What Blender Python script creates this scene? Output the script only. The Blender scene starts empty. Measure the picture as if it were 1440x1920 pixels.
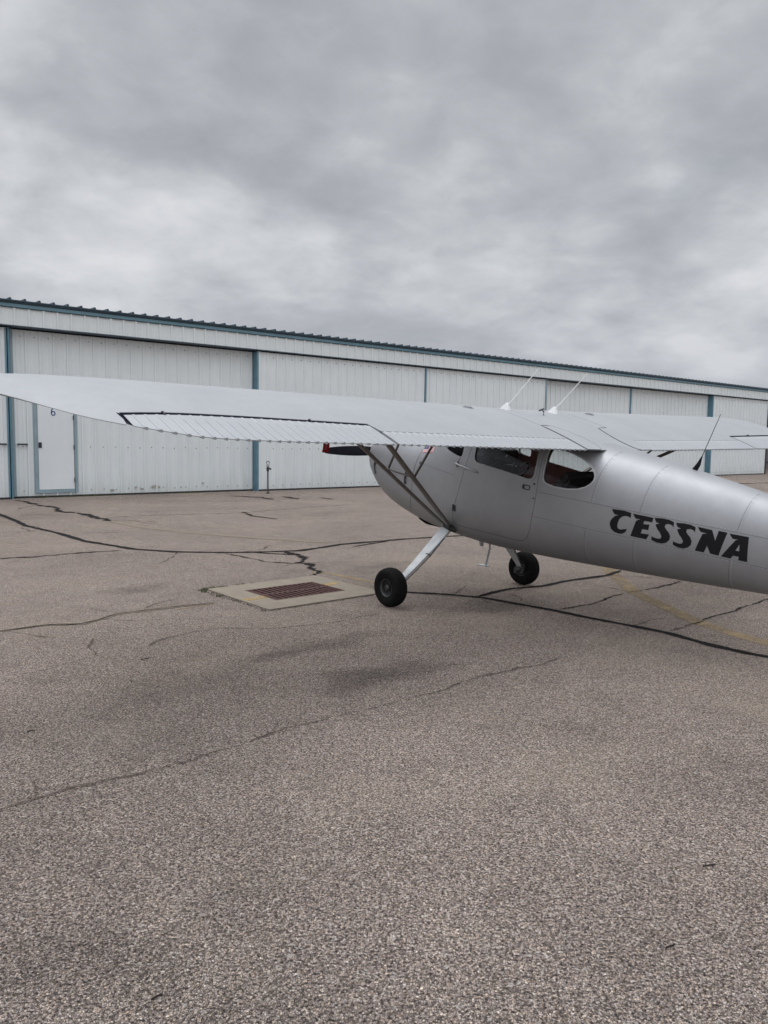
import bpy, bmesh, math, random
from math import sin, cos, pi, radians, tan, sqrt, atan2
from mathutils import Vector, Matrix

S = bpy.context.scene
C = S.collection
rnd = random.Random(7)

# ------------------------------------------------------------------ camera
CAM_H = 1.57
PITCH = radians(5.2)
ROLL = -0.014
cd = bpy.data.cameras.new('camera')
cam = bpy.data.objects.new('camera', cd); C.objects.link(cam)
cd.sensor_fit = 'HORIZONTAL'; cd.sensor_width = 36.0; cd.lens = 36.0
cd.clip_start = 0.05; cd.clip_end = 6000
fw = Vector((0, cos(PITCH), -sin(PITCH))); r0 = Vector((1, 0, 0)); u0 = r0.cross(fw)
rt = r0 * cos(ROLL) - u0 * sin(ROLL); up = u0 * cos(ROLL) + r0 * sin(ROLL)
M = Matrix((rt, up, -fw)).transposed().to_4x4(); M.translation = Vector((0, 0, CAM_H))
cam.matrix_world = M
S.camera = cam
S.render.resolution_x = 768; S.render.resolution_y = 1024

# ------------------------------------------------------------------ sky and sun
SUN_EL = radians(72); SUN_AZ = radians(-35)      # azimuth measured from +Y towards +X
sun_dir = Vector((sin(SUN_AZ) * cos(SUN_EL), cos(SUN_AZ) * cos(SUN_EL), sin(SUN_EL)))
sd = bpy.data.lights.new('sun', 'SUN'); sd.energy = 0.9; sd.angle = radians(24); sd.color = (1.0, 0.97, 0.93)
sun = bpy.data.objects.new('sun', sd); C.objects.link(sun)
sun.rotation_euler = (-sun_dir).to_track_quat('-Z', 'Y').to_euler()
W_ = bpy.data.worlds.new('World'); S.world = W_; W_.use_nodes = True
nt = W_.node_tree; nt.nodes.clear()
def N(nt, t, **kw):
    n = nt.nodes.new(t)
    for k, v in kw.items():
        if k == 'inp':
            for a, b in v.items(): n.inputs[a].default_value = b
        else: setattr(n, k, v)
    return n
def LK(nt, a, b): nt.links.new(a, b)
def math_n(nt, op, a, b=None, clamp=False):
    n = nt.nodes.new('ShaderNodeMath'); n.operation = op; n.use_clamp = clamp
    for i, v in enumerate((a, b)):
        if v is None: continue
        if isinstance(v, (int, float)): n.inputs[i].default_value = v
        else: nt.links.new(v, n.inputs[i])
    return n.outputs[0]
def ramp(nt, fac, stops, interp='LINEAR'):
    n = nt.nodes.new('ShaderNodeValToRGB'); cr = n.color_ramp; cr.interpolation = interp
    while len(cr.elements) > 1: cr.elements.remove(cr.elements[-1])
    cr.elements[0].position = stops[0][0]; cr.elements[0].color = tuple(stops[0][1]) + (1,)
    for p, c_ in stops[1:]:
        e = cr.elements.new(p); e.color = tuple(c_) + (1,)
    nt.links.new(fac, n.inputs[0]); return n.outputs[0]
def mixc(nt, fac, a, b, mode='MIX'):
    n = nt.nodes.new('ShaderNodeMix'); n.data_type = 'RGBA'; n.blend_type = mode
    for i, v in ((0, fac), (6, a), (7, b)):
        if isinstance(v, (int, float)): n.inputs[i].default_value = v
        elif isinstance(v, tuple): n.inputs[i].default_value = v + (1,) if len(v) == 3 else v
        else: nt.links.new(v, n.inputs[i])
    return n.outputs[2]
def g3(v): return (v, v, v)

tc = N(nt, 'ShaderNodeTexCoord'); sep = N(nt, 'ShaderNodeSeparateXYZ'); LK(nt, tc.outputs['Generated'], sep.inputs[0])
zz = math_n(nt, 'MAXIMUM', sep.outputs['Z'], 0.0)
den = math_n(nt, 'ADD', zz, 0.30)
px = math_n(nt, 'DIVIDE', sep.outputs['X'], den); py = math_n(nt, 'DIVIDE', sep.outputs['Y'], den)
cv = N(nt, 'ShaderNodeCombineXYZ'); LK(nt, px, cv.inputs[0]); LK(nt, py, cv.inputs[1])
def noise(nt, vec, scale, det=6, rough=.55, off=None, dist=0.0, dim='3D'):
    if off is not None:
        a = N(nt, 'ShaderNodeVectorMath', operation='ADD'); LK(nt, vec, a.inputs[0]); a.inputs[1].default_value = off; vec = a.outputs[0]
    n = N(nt, 'ShaderNodeTexNoise', noise_dimensions=dim); n.inputs['Scale'].default_value = scale; n.inputs['Detail'].default_value = det
    n.inputs['Roughness'].default_value = rough; n.inputs['Distortion'].default_value = dist
    LK(nt, vec, n.inputs['Vector']); return n.outputs['Fac']
n1 = noise(nt, cv.outputs[0], 0.85, 7, .5, (3.1, 1.7, 0.4), .35)
n2 = noise(nt, cv.outputs[0], 2.6, 6, .52, (8.3, 2.2, 1.4), .4)
n3 = noise(nt, cv.outputs[0], 7.5, 5, .55, (1.3, 9.2, 2.4), .3)
wn_ = N(nt, 'ShaderNodeTexNoise'); wn_.inputs['Scale'].default_value = 1.6; wn_.inputs['Detail'].default_value = 5; LK(nt, cv.outputs[0], wn_.inputs['Vector'])
wsc = N(nt, 'ShaderNodeVectorMath', operation='SCALE'); LK(nt, wn_.outputs['Color'], wsc.inputs[0]); wsc.inputs['Scale'].default_value = .75
wad = N(nt, 'ShaderNodeVectorMath', operation='ADD'); LK(nt, cv.outputs[0], wad.inputs[0]); LK(nt, wsc.outputs[0], wad.inputs[1])
def lump(scale):
    v_ = N(nt, 'ShaderNodeTexVoronoi', feature='SMOOTH_F1', voronoi_dimensions='2D'); v_.inputs['Scale'].default_value = scale; v_.inputs['Smoothness'].default_value = .55
    LK(nt, wad.outputs[0], v_.inputs['Vector']); return math_n(nt, 'SUBTRACT', .92, v_.outputs['Distance'])
s1 = math_n(nt, 'MULTIPLY', n1, .34); s2 = math_n(nt, 'MULTIPLY', n2, .24); s3 = math_n(nt, 'MULTIPLY', n3, .17)
sm = math_n(nt, 'ADD', math_n(nt, 'ADD', s1, s2), s3)
sm = math_n(nt, 'ADD', math_n(nt, 'SUBTRACT', sm, .010), math_n(nt, 'ADD', math_n(nt, 'MULTIPLY', lump(1.15), .17), math_n(nt, 'MULTIPLY', lump(3.4), .12)))
clouds = ramp(nt, sm, [(0.37, (.335, .352, .385)), (0.44, (.395, .412, .445)), (0.50, (.465, .482, .515)), (0.56, (.58, .597, .628)), (0.64, (.74, .752, .78))])
hor = ramp(nt, sep.outputs['Z'], [(0.0, g3(1.0)), (0.16, g3(.35)), (0.35, g3(0.0))])
horf = math_n(nt, 'MULTIPLY', hor, .60)
cl2 = mixc(nt, horf, clouds, (.42, .445, .495))
sky = N(nt, 'ShaderNodeTexSky', sky_type='NISHITA'); sky.sun_disc = False
sky.sun_elevation = SUN_EL; sky.sun_rotation = SUN_AZ
skc = mixc(nt, 1.0, sky.outputs[0], g3(.09), 'MULTIPLY')
gap = ramp(nt, noise(nt, cv.outputs[0], .8, 4, .5, (5.2, 4.4, 3.0)), [(0.64, g3(0)), (0.74, g3(.6))])
cl3 = mixc(nt, gap, cl2, skc)
zen = ramp(nt, sep.outputs['Z'], [(0.0, g3(.5)), (.50, g3(.5)), (.85, g3(1.45))])     # overcast sky is brighter overhead
cl3 = mixc(nt, 1.0, cl3, zen, 'MULTIPLY')
bk = ramp(nt, math_n(nt, 'ADD', math_n(nt, 'MULTIPLY', sep.outputs['Y'], -.5), .5), [(0.0, g3(.60)), (.35, g3(.60)), (1.0, g3(1.0))])   # sky half behind the camera brightened to light the hangar wall
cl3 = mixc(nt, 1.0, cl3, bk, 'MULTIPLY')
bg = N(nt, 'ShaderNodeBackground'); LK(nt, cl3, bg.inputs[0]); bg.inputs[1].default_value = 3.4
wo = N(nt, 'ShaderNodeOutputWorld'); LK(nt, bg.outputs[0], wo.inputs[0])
S.view_settings.view_transform = 'Standard'; S.view_settings.look = 'None'
S.view_settings.exposure = 0.0; S.view_settings.gamma = 1.0; S.view_settings.use_curve_mapping = False

# ------------------------------------------------------------------ helpers
def tag(o, label=None, cat=None, group=None, kind=None):
    if label: o['label'] = label
    if cat: o['category'] = cat
    if group: o['group'] = group
    if kind: o['kind'] = kind
    return o
def empty(name, loc, rz=0):
    o = bpy.data.objects.new(name, None); C.objects.link(o); o.location = loc; o.rotation_euler = (0, 0, rz); o.empty_display_size = .2
    return o
def obj(name, bm, mats, parent=None, smooth=None, loc=None):
    me = bpy.data.meshes.new(name); bm.normal_update(); bm.to_mesh(me); bm.free()
    if not isinstance(mats, (list, tuple)): mats = [mats]
    for m in mats: me.materials.append(m)
    o = bpy.data.objects.new(name, me); C.objects.link(o)
    if parent is not None: o.parent = parent
    if loc is not None: o.location = loc
    if smooth is not None:
        for p in me.polygons: p.use_smooth = True
        if smooth < 179: me.set_sharp_from_angle(angle=radians(smooth))
    return o
def box(bm, x0, x1, y0, y1, z0, z1, mi=0, T=None):
    vs = [bm.verts.new(Vector((x, y, z)) if T is None else T @ Vector((x, y, z))) for x in (x0, x1) for y in (y0, y1) for z in (z0, z1)]
    for f in ((0, 1, 3, 2), (4, 6, 7, 5), (0, 4, 5, 1), (2, 3, 7, 6), (0, 2, 6, 4), (1, 5, 7, 3)):
        q = bm.faces.new([vs[i] for i in f]); q.material_index = mi
def tube(bm, pts, rad, n=8, mi=0, cap=True, flat=1.0, ref=Vector((0, 0, 1))):
    """tube along points; rad scalar or list; flat scales the second axis (streamlined section)"""
    pts = [Vector(p) for p in pts]; k = len(pts)
    rads = rad if isinstance(rad, (list, tuple)) else [rad] * k
    rings = []
    for i, p in enumerate(pts):
        d = (pts[min(i + 1, k - 1)] - pts[max(i - 1, 0)]).normalized()
        a = ref - d * ref.dot(d)
        if a.length < 1e-3: a = Vector((1, 0, 0)) - d * d.x
        a.normalize(); b = d.cross(a)
        rings.append([bm.verts.new(p + (a * cos(2 * pi * j / n) + b * sin(2 * pi * j / n) * flat) * rads[i]) for j in range(n)])
    for i in range(k - 1):
        for j in range(n):
            f = bm.faces.new((rings[i][j], rings[i][(j + 1) % n], rings[i + 1][(j + 1) % n], rings[i + 1][j])); f.material_index = mi
    if cap:
        f = bm.faces.new(rings[0][::-1]); f.material_index = mi
        f = bm.faces.new(rings[-1]); f.material_index = mi
def lathe(bm, prof, cen, axis='y', n=40, mi=0):
    """prof: list of (r, h) ; closed profile revolved around axis through cen"""
    cen = Vector(cen); rings = []
    for r, h in prof:
        ring = []
        for j in range(n):
            a = 2 * pi * j / n
            if axis == 'y': v = Vector((r * cos(a), h, r * sin(a)))
            elif axis == 'x': v = Vector((h, r * cos(a), r * sin(a)))
            else: v = Vector((r * cos(a), r * sin(a), h))
            ring.append(bm.verts.new(cen + v))
        rings.append(ring)
    for i in range(len(rings) - 1):
        for j in range(n):
            f = bm.faces.new((rings[i][j], rings[i][(j + 1) % n], rings[i + 1][(j + 1) % n], rings[i + 1][j])); f.material_index = mi
    return rings
def absorb(o, bm, mat, smooth=False):
    """surface detail (screws, rivets, seams) joined into the mesh of the part that carries it"""
    me = o.data; mi = len(me.materials); me.materials.append(mat)
    for f in bm.faces: f.material_index = mi; f.smooth = smooth
    t = bpy.data.meshes.new('t'); bm.to_mesh(t); bm.free()
    b2 = bmesh.new(); b2.from_mesh(me); b2.from_mesh(t); b2.to_mesh(me); b2.free(); bpy.data.meshes.remove(t)
def fixn(bm): bmesh.ops.recalc_face_normals(bm, faces=bm.faces)
def prism(bm, poly, y0, y1, fn, holes=()):
    """closed prism: (x,z) polygon extruded between y0 and y1, points mapped with fn"""
    loops = [poly] + list(holes)
    es = []; allv = []
    for L in loops:
        a = [bm.verts.new(fn(x, y0, z)) for x, z in L]; b = [bm.verts.new(fn(x, y1, z)) for x, z in L]
        k = len(L)
        for i in range(k): bm.faces.new((a[i], a[(i + 1) % k], b[(i + 1) % k], b[i]))
        allv.append((a, b))
    for s in (0, 1):
        if len(loops) == 1: bm.faces.new(allv[0][s])
        else:
            ed = []
            for a in allv:
                v = a[s]
                for i in range(len(v)):
                    e = bm.edges.get((v[i], v[(i + 1) % len(v)])); ed.append(e)
            bmesh.ops.triangle_fill(bm, use_beauty=True, use_dissolve=False, edges=ed)
    fixn(bm)
def tmp(bm, name='tmp', mats=()):
    me = bpy.data.meshes.new(name); bm.normal_update(); bm.to_mesh(me); bm.free()
    for m in mats: me.materials.append(m)
    o = bpy.data.objects.new(name, me); C.objects.link(o); return o
def boolean(a, b, op):
    """a <op> b, result replaces a's mesh"""
    m = a.modifiers.new('b', 'BOOLEAN'); m.operation = op; m.object = b; m.solver = 'EXACT'; m.material_mode = 'INDEX'
    bpy.context.view_layer.update()
    dg = bpy.context.evaluated_depsgraph_get()
    me = bpy.data.meshes.new_from_object(a.evaluated_get(dg), preserve_all_data_layers=True, depsgraph=dg)
    a.modifiers.clear(); old = a.data; a.data = me; bpy.data.meshes.remove(old); return a
def clone(o, name):
    c = bpy.data.objects.new(name, o.data.copy()); C.objects.link(c); return c
def kill(o): bpy.data.objects.remove(o, do_unlink=True)

# ------------------------------------------------------------------ materials
def new_mat(name):
    m = bpy.data.materials.new(name); m.use_nodes = True; nt = m.node_tree; nt.nodes.clear()
    o = N(nt, 'ShaderNodeOutputMaterial'); b = N(nt, 'ShaderNodeBsdfPrincipled'); LK(nt, b.outputs[0], o.inputs[0])
    t = N(nt, 'ShaderNodeTexCoord')
    return m, nt, b, t.outputs['Object']
def bump(nt, b, h, strength=.3, dist=.01):
    n = N(nt, 'ShaderNodeBump'); n.inputs['Strength'].default_value = strength; n.inputs['Distance'].default_value = dist
    LK(nt, h, n.inputs['Height']); LK(nt, n.outputs[0], b.inputs['Normal'])
def simple(name, col, rough=.5, metal=0.0, var=.12, scale=9.0, bmp=0.0, bscale=60, spec=.5):
    m, nt, b, v = new_mat(name)
    f = noise(nt, v, scale, 5, .6)
    c_ = ramp(nt, f, [(.3, tuple(x * (1 - var) for x in col)), (.7, tuple(min(1, x * (1 + var)) for x in col))])
    LK(nt, c_, b.inputs['Base Color']); b.inputs['Metallic'].default_value = metal
    r_ = math_n(nt, 'ADD', math_n(nt, 'MULTIPLY', noise(nt, v, scale * 1.7, 4, .6, (4, 2, 1)), .2), rough - .1)
    LK(nt, r_, b.inputs['Roughness']); b.inputs['Specular IOR Level'].default_value = spec
    if bmp: bump(nt, b, noise(nt, v, bscale, 3, .5), bmp, .002)
    return m

def ground_mat():
    m, nt, b, v = new_mat('weathered_asphalt')
    # aggregate stones
    wob = N(nt, 'ShaderNodeTexNoise'); wob.inputs['Scale'].default_value = 60; wob.inputs['Detail'].default_value = 2; LK(nt, v, wob.inputs['Vector'])
    wv = N(nt, 'ShaderNodeVectorMath', operation='SCALE'); LK(nt, wob.outputs['Color'], wv.inputs[0]); wv.inputs['Scale'].default_value = .012
    va = N(nt, 'ShaderNodeVectorMath', operation='ADD'); LK(nt, v, va.inputs[0]); LK(nt, wv.outputs[0], va.inputs[1])
    def vor(scale, feat='F1'):
        n = N(nt, 'ShaderNodeTexVoronoi', feature=feat, voronoi_dimensions='2D'); n.inputs['Scale'].default_value = scale; n.inputs['Randomness'].default_value = 1.0
        LK(nt, va.outputs[0], n.inputs['Vector']); return n
    a = vor(140); e = vor(140, 'DISTANCE_TO_EDGE')
    sc = N(nt, 'ShaderNodeSeparateColor'); LK(nt, a.outputs['Color'], sc.inputs[0])
    stone = ramp(nt, sc.outputs[0], [(0.0, (.11, .098, .094)), (.22, (.21, .188, .18)), (.5, (.33, .298, .285)), (.8, (.44, .405, .385)), (.95, (.54, .505, .48)), (1.0, (.68, .65, .62))])
    tint = ramp(nt, sc.outputs[1], [(0.0, (1.02, .98, .95)), (.5, (1.07, .99, .91)), (1.0, (1.15, 1.0, .84))])
    stone = mixc(nt, 1.0, stone, tint, 'MULTIPLY')
    a2 = vor(38); sc2 = N(nt, 'ShaderNodeSeparateColor'); LK(nt, a2.outputs['Color'], sc2.inputs[0])
    pebble = ramp(nt, sc2.outputs[0], [(0.0, g3(0.0)), (.955, g3(0.0)), (.965, g3(1.0))])
    pd = ramp(nt, a2.outputs['Distance'], [(0.0, g3(1.0)), (.28, g3(1.0)), (.36, g3(0.0))])
    pm = math_n(nt, 'MULTIPLY', pebble, pd)
    gapf = ramp(nt, e.outputs['Distance'], [(0.0, g3(0.0)), (.04, g3(.12)), (.16, g3(1.0))])
    body = mixc(nt, gapf, (.030, .026, .024), stone)
    body = mixc(nt, pm, body, (.36, .33, .30))
    # holes between stones, in clumps
    hol = ramp(nt, noise(nt, v, 105, 3, .65, (2, 7, 0)), [(.38, g3(.10)), (.48, g3(.82)), (.60, g3(1.22))])
    body = mixc(nt, 1.0, body, hol, 'MULTIPLY')
    cl_ = ramp(nt, noise(nt, v, 30, 4, .75, (6, 2, 0)), [(.34, g3(.74)), (.5, g3(1.0)), (.66, g3(1.22))])
    body = mixc(nt, 1.0, body, cl_, 'MULTIPLY')
    # wear: light and dark patches
    big = ramp(nt, noise(nt, v, .42, 5, .6, (11, 3, 0), .5), [(.28, g3(.74)), (.42, g3(.92)), (.55, g3(1.03)), (.72, g3(1.16))])
    body = mixc(nt, 1.0, body, big, 'MULTIPLY')
    mid = ramp(nt, noise(nt, v, 3.1, 6, .65, (1, 13, 0)), [(.3, g3(.80)), (.45, g3(.97)), (.7, g3(1.1))])
    body = mixc(nt, 1.0, body, mid, 'MULTIPLY')
    body = mixc(nt, 1.0, body, (.86, .84, .835), 'MULTIPLY')
    tan_ = ramp(nt, noise(nt, v, .9, 5, .6, (21, 3, 5)), [(.50, g3(0.0)), (.78, g3(.20))])
    body = mixc(nt, tan_, body, (.30, .255, .19))
    # oil and water stains with shapes of their own
    wn = N(nt, 'ShaderNodeTexNoise'); wn.inputs['Scale'].default_value = 1.3; wn.inputs['Detail'].default_value = 5; LK(nt, v, wn.inputs['Vector'])
    ws = N(nt, 'ShaderNodeVectorMath', operation='SCALE'); LK(nt, wn.outputs['Color'], ws.inputs[0]); ws.inputs['Scale'].default_value = .9
    wa = N(nt, 'ShaderNodeVectorMath', operation='ADD'); LK(nt, v, wa.inputs[0]); LK(nt, ws.outputs[0], wa.inputs[1])
    for (sx, sy, rx, ry, rot, dk) in STAINS:
        mp = N(nt, 'ShaderNodeMapping', vector_type='TEXTURE'); mp.inputs['Location'].default_value = (sx + .45, sy + .45, 0); mp.inputs['Rotation'].default_value = (0, 0, rot)
        mp.inputs['Scale'].default_value = (rx, ry, 1e3); LK(nt, wa.outputs[0], mp.inputs['Vector'])
        ln = N(nt, 'ShaderNodeVectorMath', operation='LENGTH'); LK(nt, mp.outputs[0], ln.inputs[0])
        f = ramp(nt, ln.outputs['Value'], [(0.0, g3(dk)), (.35, g3(dk + (1 - dk) * .25)), (1.0, g3(1.0))], 'EASE')
        body = mixc(nt, 1.0, body, f, 'MULTIPLY')
    LK(nt, body, b.inputs['Base Color']); b.inputs['Roughness'].default_value = .9; b.inputs['Specular IOR Level'].default_value = .3
    b.inputs['Sheen Weight'].default_value = .80; b.inputs['Sheen Roughness'].default_value = .36; LK(nt, mixc(nt, 1.0, body, (4.2, 4.1, 4.0), 'MULTIPLY'), b.inputs['Sheen Tint'])     # sheen added to make the ground paler at low viewing angles
    hh = math_n(nt, 'MULTIPLY', gapf, 1.0)
    bump(nt, b, hh, .5, .004)
    return m

def panel_mat(name, base, dirt=True):
    m, nt, b, v = new_mat(name)
    sp = N(nt, 'ShaderNodeSeparateXYZ'); LK(nt, v, sp.inputs[0])
    f = noise(nt, v, 1.1, 5, .6)
    col = ramp(nt, f, [(.3, tuple(x * .97 for x in base)), (.7, tuple(min(1, x * 1.03) for x in base))])
    # faint streaks running down each sheet
    mp = N(nt, 'ShaderNodeMapping'); mp.inputs['Scale'].default_value = (7, 7, .35); LK(nt, v, mp.inputs['Vector'])
    st = ramp(nt, noise(nt, mp.outputs[0], 1.0, 4, .6), [(.35, (.975, .98, .975)), (.6, g3(1.0))])
    col = mixc(nt, 1.0, col, st, 'MULTIPLY')
    if dirt:
        mp2 = N(nt, 'ShaderNodeMapping'); mp2.inputs['Scale'].default_value = (5, 5, .9); LK(nt, v, mp2.inputs['Vector'])
        dn = noise(nt, mp2.outputs[0], 1.0, 5, .65, (3, 3, 3))
        hgt = math_n(nt, 'SUBTRACT', math_n(nt, 'MULTIPLY', dn, 1.25), sp.outputs['Z'])
        df = ramp(nt, hgt, [(0.0, g3(0.0)), (.35, g3(.10)), (.75, g3(.34))])
        col = mixc(nt, df, col, (.36, .365, .31))
    LK(nt, col, b.inputs['Base Color']); b.inputs['Roughness'].default_value = .5; b.inputs['Specular IOR Level'].default_value = .4
    return m

def skin_mat(name, col, metal, rough, streak=.06):
    m, nt, b, v = new_mat(name)
    f = noise(nt, v, 2.3, 6, .62)
    c_ = ramp(nt, f, [(.3, tuple(x * (1 - streak) for x in col)), (.7, tuple(x * (1 + streak) for x in col))])
    f2 = ramp(nt, noise(nt, v, 14, 6, .7, (5, 5, 5)), [(.3, g3(.95)), (.65, g3(1.0))])
    c_ = mixc(nt, 1.0, c_, f2, 'MULTIPLY')
    LK(nt, c_, b.inputs['Base Color']); b.inputs['Metallic'].default_value = metal
    r_ = math_n(nt, 'ADD', math_n(nt, 'MULTIPLY', noise(nt, v, 5, 5, .65, (4, 2, 1)), .16), rough - .08)
    LK(nt, r_, b.inputs['Roughness'])
    bump(nt, b, noise(nt, v, 3.2, 3, .5, (7, 1, 2)), .25, .006)
    return m

def glass_mat(name, tint):
    m, nt, b, v = new_mat(name); nt.nodes.remove(b)
    o = [n for n in nt.nodes if n.type == 'OUTPUT_MATERIAL'][0]
    tr = N(nt, 'ShaderNodeBsdfTransparent'); tr.inputs[0].default_value = tint + (1,)
    gl = N(nt, 'ShaderNodeBsdfGlossy'); gl.inputs['Roughness'].default_value = .03; gl.inputs[0].default_value = (.22, .22, .23, 1)
    fr = N(nt, 'ShaderNodeFresnel'); fr.inputs[0].default_value = 1.45
    mx = N(nt, 'ShaderNodeMixShader'); LK(nt, fr.outputs[0], mx.inputs[0]); LK(nt, tr.outputs[0], mx.inputs[1]); LK(nt, gl.outputs[0], mx.inputs[2])
    LK(nt, mx.outputs[0], o.inputs[0]); return m

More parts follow.
